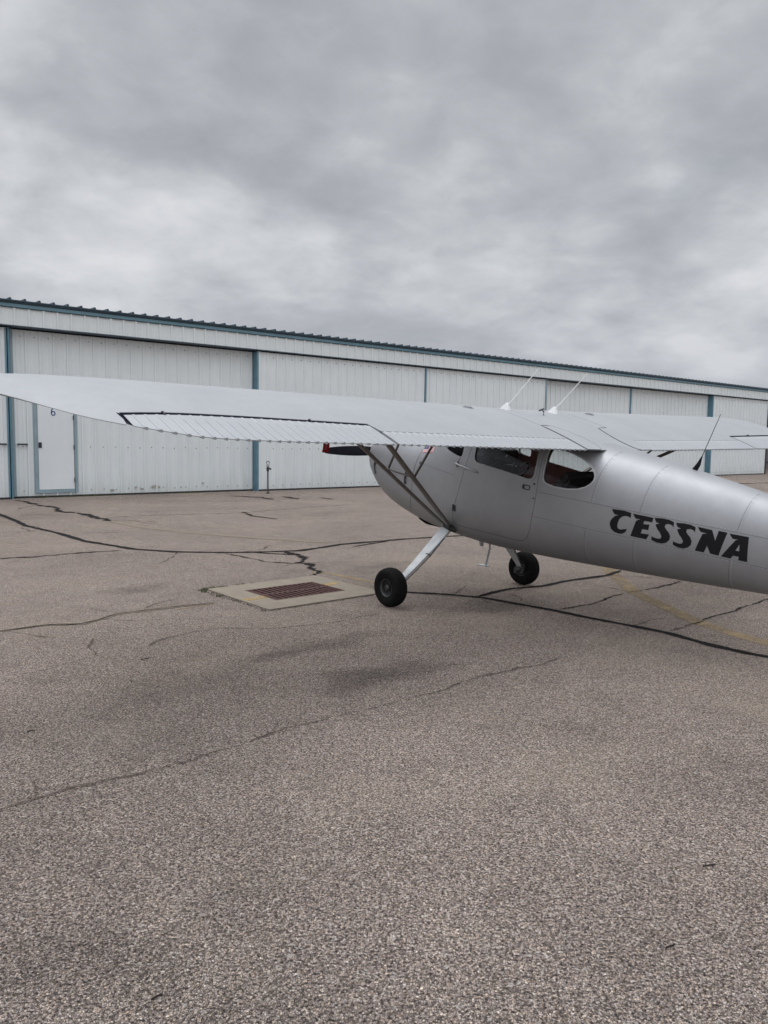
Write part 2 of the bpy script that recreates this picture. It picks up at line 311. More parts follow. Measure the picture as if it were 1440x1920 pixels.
DATA = {"G":{"tarA":[[-9.1,17.17],[-7.77,15.46],[-6.89,14.31],[-6.36,13.55],[-5.35,12.55],[-4.55,11.61],[-3.93,11.14],[-3.56,10.84],[-2.9,10.63],[-2.15,10.63],[-1.65,10.76],[-1.21,10.91],[-0.87,11.34],[-0.65,11.66],[-0.16,12.03],[0.35,12.42],[1.08,12.86],[1.66,13.15]],"tarA2":[[-1.86,10.68],[-1.32,10.53],[-1.15,10.5]],"tarA3":[[-0.47,11.38],[-0.16,11.83],[0.09,12.12]],"tarB":[[-9.17,19.06],[-8.0,17.79],[-7.44,17.16],[-6.94,16.31],[-6.33,15.91],[-5.34,14.72],[-5.16,14.55]],"rutB":[[-5.23,14.54],[-4.26,13.56],[-3.03,12.75],[-2.06,12.29],[-0.82,11.83]],"crackC":[[-1.4,10.84],[-1.16,10.45],[-1.04,10.07],[-1.07,9.85],[-0.95,9.64],[-0.84,9.32],[-0.76,8.91]],"tarD":[[-3.29,5.99],[-3.1,6.1],[-2.91,6.26],[-2.81,6.34],[-2.55,6.37],[-2.46,6.55],[-2.38,6.79],[-2.19,6.93],[-1.9,7.13],[-1.59,7.32]],"tarE":[[0.15,7.98],[0.68,7.87],[1.02,7.73],[1.28,7.49],[1.63,7.17],[1.86,6.9],[2.16,6.61],[2.4,6.36],[2.6,5.99],[2.79,5.75],[3.07,5.51]],"tarF":[[0.94,7.73],[1.2,8.05],[1.4,8.25],[1.79,8.43],[2.1,8.75],[2.72,9.19],[3.0,9.57]],"cG":[[1.69,7.2],[2.0,7.44],[2.65,8.16],[3.02,8.4],[3.5,8.86],[4.13,9.46]],"cH":[[2.44,6.42],[2.68,6.62],[3.0,6.93],[3.42,7.31],[4.2,8.04]],"yI":[[3.01,10.44],[2.8,9.24],[2.7,8.1],[2.76,7.49],[2.83,6.77],[2.97,6.34],[3.23,5.82]],"cJ":[[-1.69,3.02],[-1.6,3.1],[-1.5,3.19],[-1.25,3.4],[-0.99,3.6],[-0.77,3.79],[-0.63,3.93],[-0.45,4.12],[-0.29,4.26],[-0.05,4.42],[0.08,4.52],[0.39,4.75],[0.54,4.93],[0.68,5.08],[0.9,5.21],[1.16,5.39],[1.41,5.64]],"cK":[[-2.49,4.89],[-2.34,5.01],[-2.19,5.17],[-2.08,5.46],[-2.24,5.72],[-2.26,5.96]],"cL":[[-1.82,5.62],[-1.74,5.91],[-1.55,6.14],[-1.33,6.31],[-1.05,6.27],[-0.71,6.4],[-0.36,6.62],[0.01,6.96]],"cM":[[-1.7,5.32],[-1.67,5.4],[-1.6,5.43]],"cN":[[-5.05,9.75],[-4.61,9.98],[-4.15,10.41],[-3.67,10.72]],"cO":[[-2.21,10.55],[-1.85,10.19],[-1.51,9.85],[-1.09,9.76]],"cP":[[-5.47,15.23],[-4.63,15.81],[-3.11,16.52],[-2.0,17.91],[-0.8,19.19]],"cQ1":[[-4.36,21.54],[-3.39,21.11],[-2.96,20.4]],"cQ2":[[-2.87,21.63],[-2.31,20.71]],"cQ3":[[-1.79,21.42],[-1.37,20.7]],"cR":[[-3.1,16.77],[-2.71,15.86],[-2.13,15.28]],"cS":[[0.28,4.71],[-0.05,4.4],[-0.3,3.7],[0.02,3.16],[0.31,2.82]],"cT":[[0.94,1.99],[0.71,2.49],[0.54,2.99]],"cU":[[15.36,36.32],[15.36,33.05],[17.74,34.56]],"yJ":[[-0.84,9.17],[-0.49,8.9],[-0.08,8.48]],"yK":[[-1.96,6.94],[-1.79,7.09],[-1.62,7.25]],"pad":[[-1.89,7.92],[-1.05,7.02],[0.02,7.91],[-0.79,8.87]],"grate":[[-1.44,7.86],[-1.01,7.46],[-0.39,7.97],[-0.8,8.43]],"yP1":[[-1.47,7.51],[-1.28,7.65],[-1.17,7.58],[-1.37,7.34]],"yP2":[[-0.56,8.23],[-0.33,8.46],[-0.29,8.37],[-0.49,8.14]],"stains":[[0.02,5.03],[-0.74,5.88],[-2.64,7.83],[-0.28,5.26],[-1.37,4.64],[0.9,7.01],[1.55,7.8]]},"L":{"C":[[-1.763,1.448],[-1.818,1.456],[-1.861,1.462],[-1.92,1.459],[-1.927,1.421],[-1.902,1.426],[-1.88,1.424],[-1.856,1.411],[-1.839,1.386],[-1.833,1.353],[-1.835,1.323],[-1.847,1.308],[-1.866,1.307],[-1.89,1.318],[-1.918,1.327],[-1.907,1.299],[-1.888,1.28],[-1.859,1.271],[-1.822,1.274],[-1.789,1.291],[-1.772,1.322],[-1.77,1.348],[-1.782,1.378],[-1.803,1.404],[-1.828,1.415],[-1.794,1.413],[-1.778,1.426]],"E":[[-1.938,1.459],[-2.098,1.47],[-2.096,1.432],[-2.075,1.432],[-2.035,1.427],[-2.033,1.401],[-2.08,1.41],[-2.081,1.366],[-2.033,1.361],[-2.03,1.325],[-2.094,1.335],[-2.079,1.291],[-1.953,1.28],[-1.972,1.407],[-1.986,1.422],[-2.005,1.433],[-1.968,1.425],[-1.951,1.44]],"S":[[-2.107,1.473],[-2.167,1.485],[-2.216,1.488],[-2.255,1.481],[-2.261,1.442],[-2.246,1.454],[-2.22,1.457],[-2.198,1.446],[-2.196,1.428],[-2.21,1.411],[-2.235,1.393],[-2.252,1.368],[-2.251,1.338],[-2.231,1.31],[-2.201,1.294],[-2.16,1.291],[-2.119,1.299],[-2.115,1.327],[-2.137,1.322],[-2.167,1.323],[-2.186,1.331],[-2.189,1.349],[-2.174,1.37],[-2.148,1.393],[-2.129,1.417],[-2.129,1.429],[-2.154,1.439],[-2.127,1.444],[-2.116,1.456]],"S2":[[-2.272,1.481],[-2.33,1.493],[-2.378,1.496],[-2.415,1.489],[-2.421,1.45],[-2.406,1.463],[-2.382,1.465],[-2.36,1.455],[-2.358,1.437],[-2.372,1.421],[-2.396,1.403],[-2.412,1.378],[-2.412,1.349],[-2.393,1.322],[-2.363,1.305],[-2.323,1.302],[-2.284,1.31],[-2.28,1.338],[-2.302,1.333],[-2.33,1.333],[-2.349,1.342],[-2.352,1.36],[-2.337,1.38],[-2.312,1.402],[-2.294,1.427],[-2.293,1.438],[-2.317,1.448],[-2.291,1.453],[-2.28,1.465]],"N":[[-2.431,1.496],[-2.534,1.501],[-2.574,1.429],[-2.58,1.509],[-2.64,1.513],[-2.617,1.331],[-2.558,1.328],[-2.526,1.379],[-2.512,1.322],[-2.448,1.317],[-2.476,1.455],[-2.506,1.467],[-2.461,1.465],[-2.446,1.477]],"A":[[-2.656,1.511],[-2.786,1.524],[-2.814,1.346],[-2.754,1.34],[-2.754,1.367],[-2.713,1.362],[-2.701,1.336],[-2.634,1.331],[-2.708,1.478],[-2.722,1.487],[-2.687,1.48],[-2.67,1.495]],"Ah":[[-2.739,1.456],[-2.749,1.406],[-2.722,1.403]]}}
STAINS = [(0.05, 5.05, .66, .32, .5, .42), (-.55, 5.75, 1.0, .28, .75, .52), (-2.62, 7.85, .55, .22, .9, .62), (.95, 7.25, .9, .34, .6, .58),
          (.0, 9.6, .9, .30, .7, .72), (-1.3, 4.75, .8, .35, .7, .78), (-.9, 2.2, .5, .25, .2, .75)]
MG = ground_mat()
M_tar = simple('crack_sealant_black', (.016, .014, .014), .9, 0, .3, 14, .4, spec=.1)

M_crack = simple('crack_shadow', (.030, .025, .022), .95, 0, .35, 30, spec=.1)
M_rut = simple('crack_filled_with_dirt', (.19, .155, .115), .95, 0, .3, 20, .4)
def worn_paint(name, col, lo, hi):
    m, nt, b, v = new_mat(name)
    o = [n for n in nt.nodes if n.type == 'OUTPUT_MATERIAL'][0]
    b.inputs['Base Color'].default_value = col + (1,); b.inputs['Roughness'].default_value = .85
    f = ramp(nt, noise(nt, v, 55, 4, .7), [(lo, g3(0)), (hi, g3(1))])
    f2 = ramp(nt, noise(nt, v, 5, 4, .6, (2, 2, 2)), [(.35, g3(.25)), (.65, g3(1))])
    fm = math_n(nt, 'MULTIPLY', f, f2)
    tr = N(nt, 'ShaderNodeBsdfTransparent'); mx = N(nt, 'ShaderNodeMixShader')
    LK(nt, fm, mx.inputs[0]); LK(nt, tr.outputs[0], mx.inputs[1]); LK(nt, b.outputs[0], mx.inputs[2]); LK(nt, mx.outputs[0], o.inputs[0]); return m
M_yel = worn_paint('worn_yellow_paint', (.30, .22, .12), .26, .50)
M_hair = worn_paint('fine_crack_brown', (.075, .055, .042), .36, .50)
M_yel2 = worn_paint('yellow_paint_on_concrete', (.52, .36, .15), .34, .56)
M_conc = simple('drain_concrete', (.235, .20, .155), .9, 0, .12, 7, .35, 180)
M_rust = simple('rusty_iron', (.095, .046, .040), .8, .2, .35, 26, .5)
M_pit = simple('drain_pit', (.02, .016, .015), .9)
M_white = panel_mat('white_steel_sheet', (.755, .785, .785))
M_whitef = panel_mat('white_fascia_sheet', (.755, .785, .78), False)
M_door = panel_mat('white_door_sheet', (.76, .785, .79), False)
M_eave = simple('dark_eave_band', (.055, .095, .12), .5, 0, .15, 3)
M_eavel = simple('light_eave_band', (.15, .275, .33), .45, 0, .12, 3)
M_blue = simple('blue_steel_trim', (.11, .225, .285), .45, 0, .15, 3)
M_blued = simple('dark_blue_roof_steel', (.035, .060, .085), .5, 0, .15, 3)
M_bluel = simple('pale_blue_steel_frame', (.26, .345, .38), .5, 0, .12, 3)
M_seal = simple('black_rubber_seal', (.03, .03, .03), .8)
M_dark = simple('dark_metal', (.05, .052, .055), .5, .4)
M_ink = simple('blue_paint_number', (.03, .06, .20), .5)
M_grass = simple('weed_green', (.10, .11, .05), .8, 0, .4, 8)
M_silver = skin_mat('silver_painted_skin', (.375, .38, .395), .68, .55)
M_fabric = skin_mat('silver_doped_fabric', (.36, .372, .385), .25, .60, .05)
M_ribbed = skin_mat('ribbed_silver_sheet', (.38, .395, .41), .20, .52, .03)
M_leg = simple('light_grey_gear_paint', (.55, .57, .58), .45, .1, .12, 14)
M_strut = simple('strut_paint', (.17, .155, .145), .45, .35, .2, 8)
M_black = simple('black_paint', (.010, .010, .015), .75, 0, .25, 12, spec=.12)
M_let = simple('black_vinyl_lettering', (.011, .011, .013), .65, 0, .2, 12, spec=.2)
M_rub = simple('tyre_rubber', (.009, .009, .009), .85, 0, .3, 20, .3, spec=.12)
M_rim = simple('wheel_metal', (.08, .08, .08), .5, .6, .2, 16)
M_rimb = simple('wheel_black', (.03, .03, .032), .5, .3)
M_gap = simple('control_gap_dark', (.008, .009, .018), .95, spec=.05)
M_line = simple('seam_shadow', (.13, .13, .135), .8)
M_rivet = simple('rivet_heads', (.52, .52, .53), .45, .3)
M_lining = simple('maroon_upholstery', (.34, .15, .13), .8, 0, .25, 12, .4)
M_seat = simple('black_seat_vinyl', (.035, .030, .030), .6, 0, .3, 12)
M_tan = simple('tan_trim', (.22, .15, .11), .7)
M_panel = simple('instrument_panel_black', (.025, .025, .028), .5)
M_glass = glass_mat('clear_acrylic', (.95, .96, .955))
M_wht = simple('white_plastic', (.90, .90, .89), .4, 0, .05)
M_red = simple('red_fabric_tag', (.38, .012, .02), .8, 0, .2, 30)
M_pink = simple('faded_red_decal', (.58, .21, .23), .5)
M_navy = simple('faded_blue_decal', (.09, .09, .17), .5)
M_dwht = simple('faded_white_decal', (.68, .58, .59), .5)
M_brass = simple('weathered_pipe', (.10, .105, .11), .5, .5, .2, 20)

# ------------------------------------------------------------------ ground with a real hole for the drain
GC = Vector((-.915, 7.925, 0)); GA = radians(40.2)
GX, GY = .425, .305            # half size of the grate opening
def gt(x, y, z=0): return Vector((GC.x + x * cos(GA) - y * sin(GA), GC.y + x * sin(GA) + y * cos(GA), z))
bm = bmesh.new()
xs = [-1800, -40, -GX, GX, 40, 1800]; ys = [-1800, -40, -GY, GY, 40, 1800]
vv = [[bm.verts.new(gt(x, y)) for y in ys] for x in xs]
for i in range(5):
    for j in range(5):
        if i == 2 and j == 2: continue
        bm.faces.new((vv[i][j], vv[i + 1][j], vv[i + 1][j + 1], vv[i][j + 1]))
fixn(bm)
g = obj('ground', bm, MG); tag(g, 'coarse weathered grey brown asphalt apron', 'ground', kind='structure')

def ribbon(pts, w, z, seed=0, jit=.5, wob=.0, step=.03, taper=True):
    """flat strip along a ground polyline with an irregular width"""
    r = random.Random(seed); P = [Vector((x, y, 0)) for x, y in pts]; Q = []
    for a, b_ in zip(P[:-1], P[1:]):
        n = max(1, int((b_ - a).length / step))
        for k in range(n): Q.append(a.lerp(b_, k / n))
    Q.append(P[-1])
    # smooth, then wander
    for _ in range(3 if wob < .02 else 1): Q = [Q[0]] + [(Q[i - 1] + Q[i] * 2 + Q[i + 1]) / 4 for i in range(1, len(Q) - 1)] + [Q[-1]]
    bm = bmesh.new(); L = len(Q); prev = None; wx = wy = 0; ww = 1.0
    for i, p in enumerate(Q):
        d = (Q[min(i + 1, L - 1)] - Q[max(i - 1, 0)]); d.normalize(); n = Vector((-d.y, d.x, 0))
        wx = wx * .82 + r.uniform(-1, 1) * wob
        ww = ww * .7 + .3 * (1 + r.uniform(-1, 1) * jit * 1.6)
        h = max(.12, ww) * w / 2
        if taper: h *= min(1, (min(i, L - 1 - i) + .6) / 6)
        a = bm.verts.new(p + n * (wx + h) + Vector((0, 0, z))); b_ = bm.verts.new(p + n * (wx - h) + Vector((0, 0, z)))
        if prev: bm.faces.new((prev[0], a, b_, prev[1]))
        prev = (a, b_)
    for f in bm.faces:
        if f.normal.z < 0: f.normal_flip()
    return bm
def mark(name, pts, w, z, mat, label, seed, **kw):
    bm = ribbon(pts, w, z, seed, **kw); fixn(bm)
    for f in bm.faces:
        f.normal_update()
        if f.normal.z < 0: f.normal_flip()
    o = obj(name, bm, mat); tag(o, label, 'ground marking', kind='structure'); return o
D = DATA['G']
mark('sealed_crack', D['tarA'], .105, .0045, M_tar, 'long black tar sealed crack curving from the left edge past the drain to the fuselage', 1, jit=.35)
mark('sealed_crack', D['tarA2'], .06, .0052, M_tar, 'short black tar branch above the drain pad', 2, jit=.3)
mark('sealed_crack', D['tarA3'], .06, .0052, M_tar, 'short black tar spur right of the drain crack', 3, jit=.3)
mark('sealed_crack', D['tarB'], .12, .0045, M_tar, 'rough black sealed crack starting at the hangar door foot', 4, jit=1.0, wob=.035)
mark('dirt_filled_crack', D['rutB'], .18, .0042, M_rut, 'brown dirt filled crack running from the hangar corner towards the drain', 5, jit=.4, wob=.01)
mark('broken_crack', D['crackC'], .075, .0048, M_tar, 'broken black crack leading down to the drain pad', 6, jit=1.2, wob=.035)
mark('dirt_filled_crack', D['tarD'], .060, .0042, M_rut, 'brown crack from the left edge to the drain pad', 7, jit=.6, wob=.004)
mark('open_crack', D['tarD'], .022, .0055, M_crack, 'thin dark crack inside the brown one left of the drain', 8, jit=.8, wob=.004)
mark('sealed_crack', D['tarE'], .075, .0045, M_tar, 'long black sealed crack from the near wheel to the right edge', 9, jit=.35)
mark('sealed_crack', D['tarF'], .070, .0050, M_tar, 'black sealed crack passing in front of the far wheel', 10, jit=.35)
for k, (key, w) in enumerate((('cG', .022), ('cH', .018), ('cJ', .016), ('cK', .014), ('cL', .016), ('cM', .016), ('cN', .05), ('cO', .035), ('cP', .07), ('cQ1', .16), ('cQ2', .14), ('cQ3', .12), ('cR', .09), ('cU', .22))):
    lab = {'cG': 'hairline crack crossing the faded yellow line', 'cH': 'hairline crack below the lettering at the right edge', 'cJ': 'long hairline crack across the foreground asphalt',
           'cK': 'hairline crack in the asphalt at the lower left', 'cL': 'hairline crack below the drain', 'cM': 'tiny curved crack left of the dark stain', 'cN': 'faint crack at the left edge above the brown crack',
           'cO': 'faint crack just above the drain pad', 'cP': 'faint crack below the hangar doors', 'cQ1': 'crack beside the yard hydrant', 'cQ2': 'short crack right of the hydrant',
           'cQ3': 'short crack left of the engine cowling', 'cR': 'small forked crack in the middle of the apron', 'cU': 'dark joint near the far hangar end'}[key]
    mark('hairline_crack', D[key], w, .0058, M_hair if key in ('cJ', 'cK', 'cL', 'cM', 'cP') else M_crack, lab, 20 + k, jit=1.0, wob=.011)
mark('yellow_line', D['yI'], .17, .0035, M_yel, 'faded yellow taxi line curving to the right edge', 40, jit=.12, taper=False)
mark('yellow_line', D['yJ'], .09, .0035, M_yel, 'faded yellow line between drain pad and near wheel', 41, jit=.15, taper=False)
mark('yellow_line', D['yK'], .06, .0038, M_yel, 'faded yellow dab left of the drain pad', 42, jit=.3)

# fine branching cracks leaving the main ones
r = random.Random(77)
def branch(p, a, n, st):
    q = [tuple(p)]
    for k in range(n):
        a += r.uniform(-.55, .55); p = (p[0] + st * cos(a), p[1] + st * sin(a)); q.append(p)
    return q
allp = []
for key, st, n, cnt in (('tarA', .16, 7, 6), ('tarE', .10, 6, 4), ('tarF', .10, 6, 3), ('cJ', .06, 4, 1), ('tarD', .10, 6, 4), ('crackC', .09, 5, 4), ('cG', .10, 5, 2), ('tarB', .22, 6, 4)):
    P_ = D[key]
    for c_ in range(cnt):
        i = r.randrange(1, len(P_) - 1); dx, dy = P_[i + 1][0] - P_[i - 1][0], P_[i + 1][1] - P_[i - 1][1]
        allp.append((branch(P_[i], atan2(dy, dx) + r.choice((-1, 1)) * r.uniform(.5, 1.3), n, st), .010 + .0016 * P_[i][1]))
for i_, (q, w) in enumerate(allp):
    mark('hairline_crack', q, w, .0040 + .00001 * i_, M_hair, 'fine side crack branching off a larger crack', 200 + i_, jit=1.0, wob=.004)
# loose stones and twigs on the near asphalt
bm = bmesh.new()
r = random.Random(5)
for k in range(150):
    y = 2.0 + r.random() ** 1.6 * 7; x = r.uniform(-.62, .62) * y
    s = r.uniform(.002, .006)
    mt = Matrix.Translation((x, y, s * .5)) @ Matrix.Rotation(r.uniform(0, 6), 4, 'Z') @ Matrix.Diagonal((s * r.uniform(.8, 1.5), s * r.uniform(.7, 1.2), s * .7, 1))
    bmesh.ops.create_icosphere(bm, subdivisions=1, radius=1, matrix=mt)
o = obj('loose_stones', bm, simple('loose_stone', (.20, .17, .15), .9, 0, .6, 3), smooth=60); tag(o, 'tiny loose stones scattered over the near asphalt', 'gravel', kind='stuff')
bm = bmesh.new()
for (x, y, L_, a, c_) in ((1.24, 2.75, .045, .1, 1), (-.62, 2.03, .028, .6, 1), (.92, 2.28, .03, .3, 1), (-1.69, 5.36, .05, .6, 1), (-1.87, 3.98, .03, .2, 1), (-1.62, 4.85, .03, 2, 1)):
    tube(bm, [(x - L_ * .6 * cos(a), y - L_ * .6 * sin(a), .004), (x, y, .008), (x + L_ * .6 * cos(a + .3), y + L_ * .6 * sin(a + .3), .004)], .0028, 6)
o = obj('twig_litter', bm, M_crack); tag(o, 'small dark twigs and leaf bits lying on the asphalt', 'litter', kind='stuff')

# ------------------------------------------------------------------ storm drain
dr = empty('storm_drain', GC, GA); tag(dr, 'square concrete drain pad with a rusty slotted iron grate', 'storm drain')
bm = bmesh.new(); PX, PY = .70, .62
def rect_ring(bm, X0, Y0, X1, Y1, z, z2):
    o_ = [(-X1, -Y1), (X1, -Y1), (X1, Y1), (-X1, Y1)]; i_ = [(-X0, -Y0), (X0, -Y0), (X0, Y0), (-X0, Y0)]
    a = [bm.verts.new((x, y, z)) for x, y in o_]; b_ = [bm.verts.new((x, y, z)) for x, y in i_]
    c_ = [bm.verts.new((x, y, z2)) for x, y in o_]; d = [bm.verts.new((x, y, z2)) for x, y in i_]
    for k in range(4):
        n = (k + 1) % 4
        bm.faces.new((a[k], a[n], b_[n], b_[k])); bm.faces.new((c_[k], d[k], d[n], c_[n]))
        bm.faces.new((a[k], c_[k], c_[n], a[n])); bm.faces.new((b_[k], b_[n], d[n], d[k]))
rect_ring(bm, GX, GY, PX, PY, .012, -.10); fixn(bm)
obj('concrete_pad', bm, M_conc, dr)
bm = bmesh.new(); rect_ring(bm, GX - .025, GY - .025, GX - .002, GY - .002, .014, -.05)
box(bm, -GX + .03, GX - .03, -.016, .016, -.04, .013)
nb = 13
for s in (-1, 1):
    for k in range(nb):
        x = -GX + .025 + (k + .5) * (2 * GX - .05) / nb
        y0, y1 = (.016, GY - .025) if s > 0 else (-GY + .025, -.016)
        box(bm, x - .011, x + .011, y0, y1, -.03, .012)
fixn(bm); obj('iron_grate', bm, M_rust, dr)
bm = bmesh.new(); bx_ = [(-GX + .001, -GY + .001), (GX - .001, -GY + .001), (GX - .001, GY - .001), (-GX + .001, GY - .001)]
a = [bm.verts.new((x, y, -.052)) for x, y in bx_]; b_ = [bm.verts.new((x, y, -.6)) for x, y in bx_]
for k in range(4): bm.faces.new((a[k], a[(k + 1) % 4], b_[(k + 1) % 4], b_[k]))
bm.faces.new(b_); obj('drain_pit', bm, M_pit, dr)
bm = bmesh.new()
box(bm, -PX + .03, -GX - .004, -.16, -.06, .0125, .0150); obj('painted_stripe', bm, M_yel2, dr)
bm = bmesh.new(); box(bm, GX + .004, PX - .10, .03, .13, .0125, .0150); obj('painted_stripe', bm, M_yel2, dr)
# gravelly edge where the asphalt has broken away beside the pad
bm = bmesh.new(); r = random.Random(9)
for k in range(260):
    t = r.random(); x = -PX - .02 + r.gauss(0, .022); y = -PY + t * 1.1
    if r.random() < .5: x = -PX + t * 1.35; y = -PY - .012 + r.gauss(0, .012)
    p = gt(x, y); s = r.uniform(.004, .011)
    bmesh.ops.create_icosphere(bm, subdivisions=1, radius=1, matrix=Matrix.Translation((p.x, p.y, s * .3)) @ Matrix.Diagonal((s, s * .8, s * .6, 1)))
o = obj('crumbled_edge_gravel', bm, simple('crumb_stone', (.12, .10, .085), .95, 0, .5, 9), smooth=60); tag(o, 'crumbled gravel along the drain pad edge', 'gravel', kind='stuff')

# ------------------------------------------------------------------ weeds
def blades(spots, name, label, seed):
    r = random.Random(seed); bm = bmesh.new()
    for (x, y, n, rad, h) in spots:
        for k in range(n):
            a = r.uniform(0, 2 * pi); d = rad * sqrt(r.random()); p = Vector((x + d * cos(a), y + d * sin(a), .001))
            hh = h * r.uniform(.4, 1.1); la = r.uniform(0, 2 * pi); ln = Vector((cos(la), sin(la), 0)) * hh * r.uniform(.3, 1.1)
            w = Vector((-sin(la), cos(la), 0)) * r.uniform(.002, .005)
            v = [bm.verts.new(p - w), bm.verts.new(p + w), bm.verts.new(p + ln * .5 + w * .8 + Vector((0, 0, hh * .7))), bm.verts.new(p + ln * .5 - w * .8 + Vector((0, 0, hh * .7)))]
            t = bm.verts.new(p + ln + Vector((0, 0, hh)))
            bm.faces.new(v); bm.faces.new((v[3], v[2], t))
    o = obj(name, bm, M_grass); tag(o, label, 'weeds', kind='stuff'); return o
sp = []
for k in range(26):
    t = rnd.random(); q = gt(-PX - .03 + t * .75 * rnd.random(), PY + .02 + rnd.uniform(-.02, .03)); sp.append((q.x, q.y, 10, .03, .022))
for k in range(14):
    q = gt(-PX - .05 + rnd.uniform(-.04, .03), PY - rnd.random() ** 2 * .5); sp.append((q.x, q.y, 8, .03, .022))
blades(sp, 'pad_weeds', 'small green weeds along the far corner of the drain pad', 3)
# ------------------------------------------------------------------ hangar (local x along the front wall, y away from the apron)
HA = radians(39.3); HP = Vector((-9.612, 19.153, 0)); RS = .342; X0 = -14.2
hg = empty('hangar', HP, HA); tag(hg, 'long white ribbed steel hangar with blue trim and sliding doors', 'hangar')
def ribsheet(bm, x0, x1, y, z0, z1, phase=0.0, h=.038, zs=None, minor=True):
    """corrugated steel sheet facing -y: one tall rib per pitch and two low ones between"""
    pts = [(x0, 0)]
    k = math.ceil((x0 - phase) / RS) - 1
    while True:
        c0 = phase + k * RS
        seq = [(c0 - .034, 0), (c0 - .020, h), (c0 + .020, h), (c0 + .034, 0)]
        if minor:
            for m_ in (RS / 3, 2 * RS / 3): seq += [(c0 + m_ - .016, 0), (c0 + m_, h * .22), (c0 + m_ + .016, 0)]
        for p in seq:
            if x0 + .001 < p[0] < x1 - .001: pts.append(p)
        if c0 > x1: break
        k += 1
    pts.append((x1, 0))
    zs = zs or [z0, z1]
    rows = [[bm.verts.new((p[0], y - p[1], z)) for p in pts] for z in zs]
    for a, b_ in zip(rows[:-1], rows[1:]):
        for i in range(len(pts) - 1): bm.faces.new((a[i], a[i + 1], b_[i + 1], b_[i]))
EAVE = 4.97; FB = 4.33; XE = 41.30; XEND = 64.0
# fascia overhanging the door tracks
bm = bmesh.new(); ribsheet(bm, X0, XEND, -.06, FB, 4.75, phase=.10); obj('fascia', bm, M_whitef, hg)
bm = bmesh.new(); box(bm, X0, XEND, -.10, .55, FB - .028, FB - .003); obj('door_track_cover', bm, M_blued, hg)
bm = bmesh.new()
box(bm, X0, XEND, -.120, .10, 4.770, 4.850); et = obj('eave_trim', bm, M_eavel, hg)
bm = bmesh.new(); box(bm, X0, XEND, -.105, .10, 4.752, 4.768); box(bm, X0, XEND, -.110, .10, 4.852, 4.866); box(bm, X0, XEND, -.160, .10, 4.868, 4.900); absorb(et, bm, M_eave)
bm = bmesh.new(); box(bm, X0, XEND, -.165, .10, 4.902, 4.925); absorb(et, bm, M_eavel)
# roof: ribbed sheet rising away from the eave, plus the dark rib closures along its edge
bm = bmesh.new(); DEP = 16.0; pit = .022
pts = []
k = 0; x = X0
while x < XEND:
    pts += [(x + .12, 0), (x + .14, .050), (x + .175, .050), (x + .195, 0)]; x += RS
pts = [(X0 - .0, 0)] + pts
for (ya, za, yb, zb) in ((-.20, 4.928, DEP / 2, 4.928 + pit * DEP / 2), (DEP / 2, 4.928 + pit * DEP / 2, DEP + .2, 4.928)):
    A_ = [bm.verts.new((p[0], ya, za + p[1])) for p in pts]; B_ = [bm.verts.new((p[0], yb, zb + p[1])) for p in pts]
    for i in range(len(pts) - 1): bm.faces.new((A_[i], A_[i + 1], B_[i + 1], B_[i]))
rf = obj('roof', bm, M_blued, hg)
bm = bmesh.new(); x = X0
while x < XEND - .3:
    v = [bm.verts.new((x + q[0], -.203, 4.926 + q[1])) for q in ((.118, 0), (.197, 0), (.177, .053), (.138, .053))]; bm.faces.new(v)
    x += RS
box(bm, X0, XEND, -.205, -.165, 4.900, 4.930)
obj('rib_closure', bm, M_blued, rf)
# side and back walls, ceiling-less interior
bm = bmesh.new()
for (xa, xb) in ((X0 - .02, X0 + .08), (XEND - .08, XEND + .02)): box(bm, xa, xb, .02, DEP, 0, 4.90)
box(bm, X0, XE + 1.0, DEP - .1, DEP, 0, 4.90); box(bm, XE + .02, XE + .10, .02, DEP - .1, 0, 4.92)
obj('outer_wall', bm, M_white, hg)
# posts: wide blue steel columns and narrow meeting strips
bm = bmesh.new(); box(bm, 7.31, 7.37, -.02, .30, .0, FB - .05); obj('door_post', bm, M_blue, hg)
bm = bmesh.new(); box(bm, 34.92, 35.02, -.02, .30, .0, FB - .05); obj('door_post', bm, M_blue, hg)
bm = bmesh.new(); box(bm, -7.1, -6.86, -.02, .30, .0, FB - .05); obj('door_post', bm, M_blue, hg)
def sliding_door(x0, x1, y, phase=.10, stripL=None, stripR=None, cut=None):
    bm = bmesh.new(); zs = [.05, FB - .06]
    if cut:
        cx0, cx1, cz0, cz1 = cut
        ribsheet(bm, x0, cx0, y, zs[0], zs[1], phase); ribsheet(bm, cx1, x1, y, zs[0], zs[1], phase)
        ribsheet(bm, cx0, cx1, y, zs[0], cz0, phase); ribsheet(bm, cx0, cx1, y, cz1, zs[1], phase)
    else: ribsheet(bm, x0, x1, y, zs[0], zs[1], phase)
    d = obj('sliding_door', bm, M_white, hg)
    # screws
    bm = bmesh.new(); k = math.ceil((x0 - phase) / RS)
    while phase + k * RS < x1 - .03:
        for dx in (RS * .62,):
            for z in (.17, 1.32, 2.9, 4.12):
                X = phase + k * RS + dx
                if cut and cut[0] - .06 < X < cut[1] + .06 and cut[2] < z < cut[3]: continue
                if X < x1 - .02:
                    zz_ = z + rnd.uniform(-.015, .015); box(bm, X - .010, X + .010, y - .014, y - .001, zz_ - .010, zz_ + .010)
        k += 1
    absorb(d, bm, M_dark)
    bm = bmesh.new(); box(bm, x0, x1, y - .03, y + .05, .006, .047); obj('bottom_seal', bm, M_seal, d)
    for s in (stripL, stripR):
        if s:
            bm = bmesh.new(); box(bm, s[0], s[1], y - .045, y + .05, .05, FB - .052); obj('edge_strip', bm, s[2], d)
    return d
REC = .26
sliding_door(-6.86, .262, .06, phase=.10, stripR=(.235, .262, M_blue))
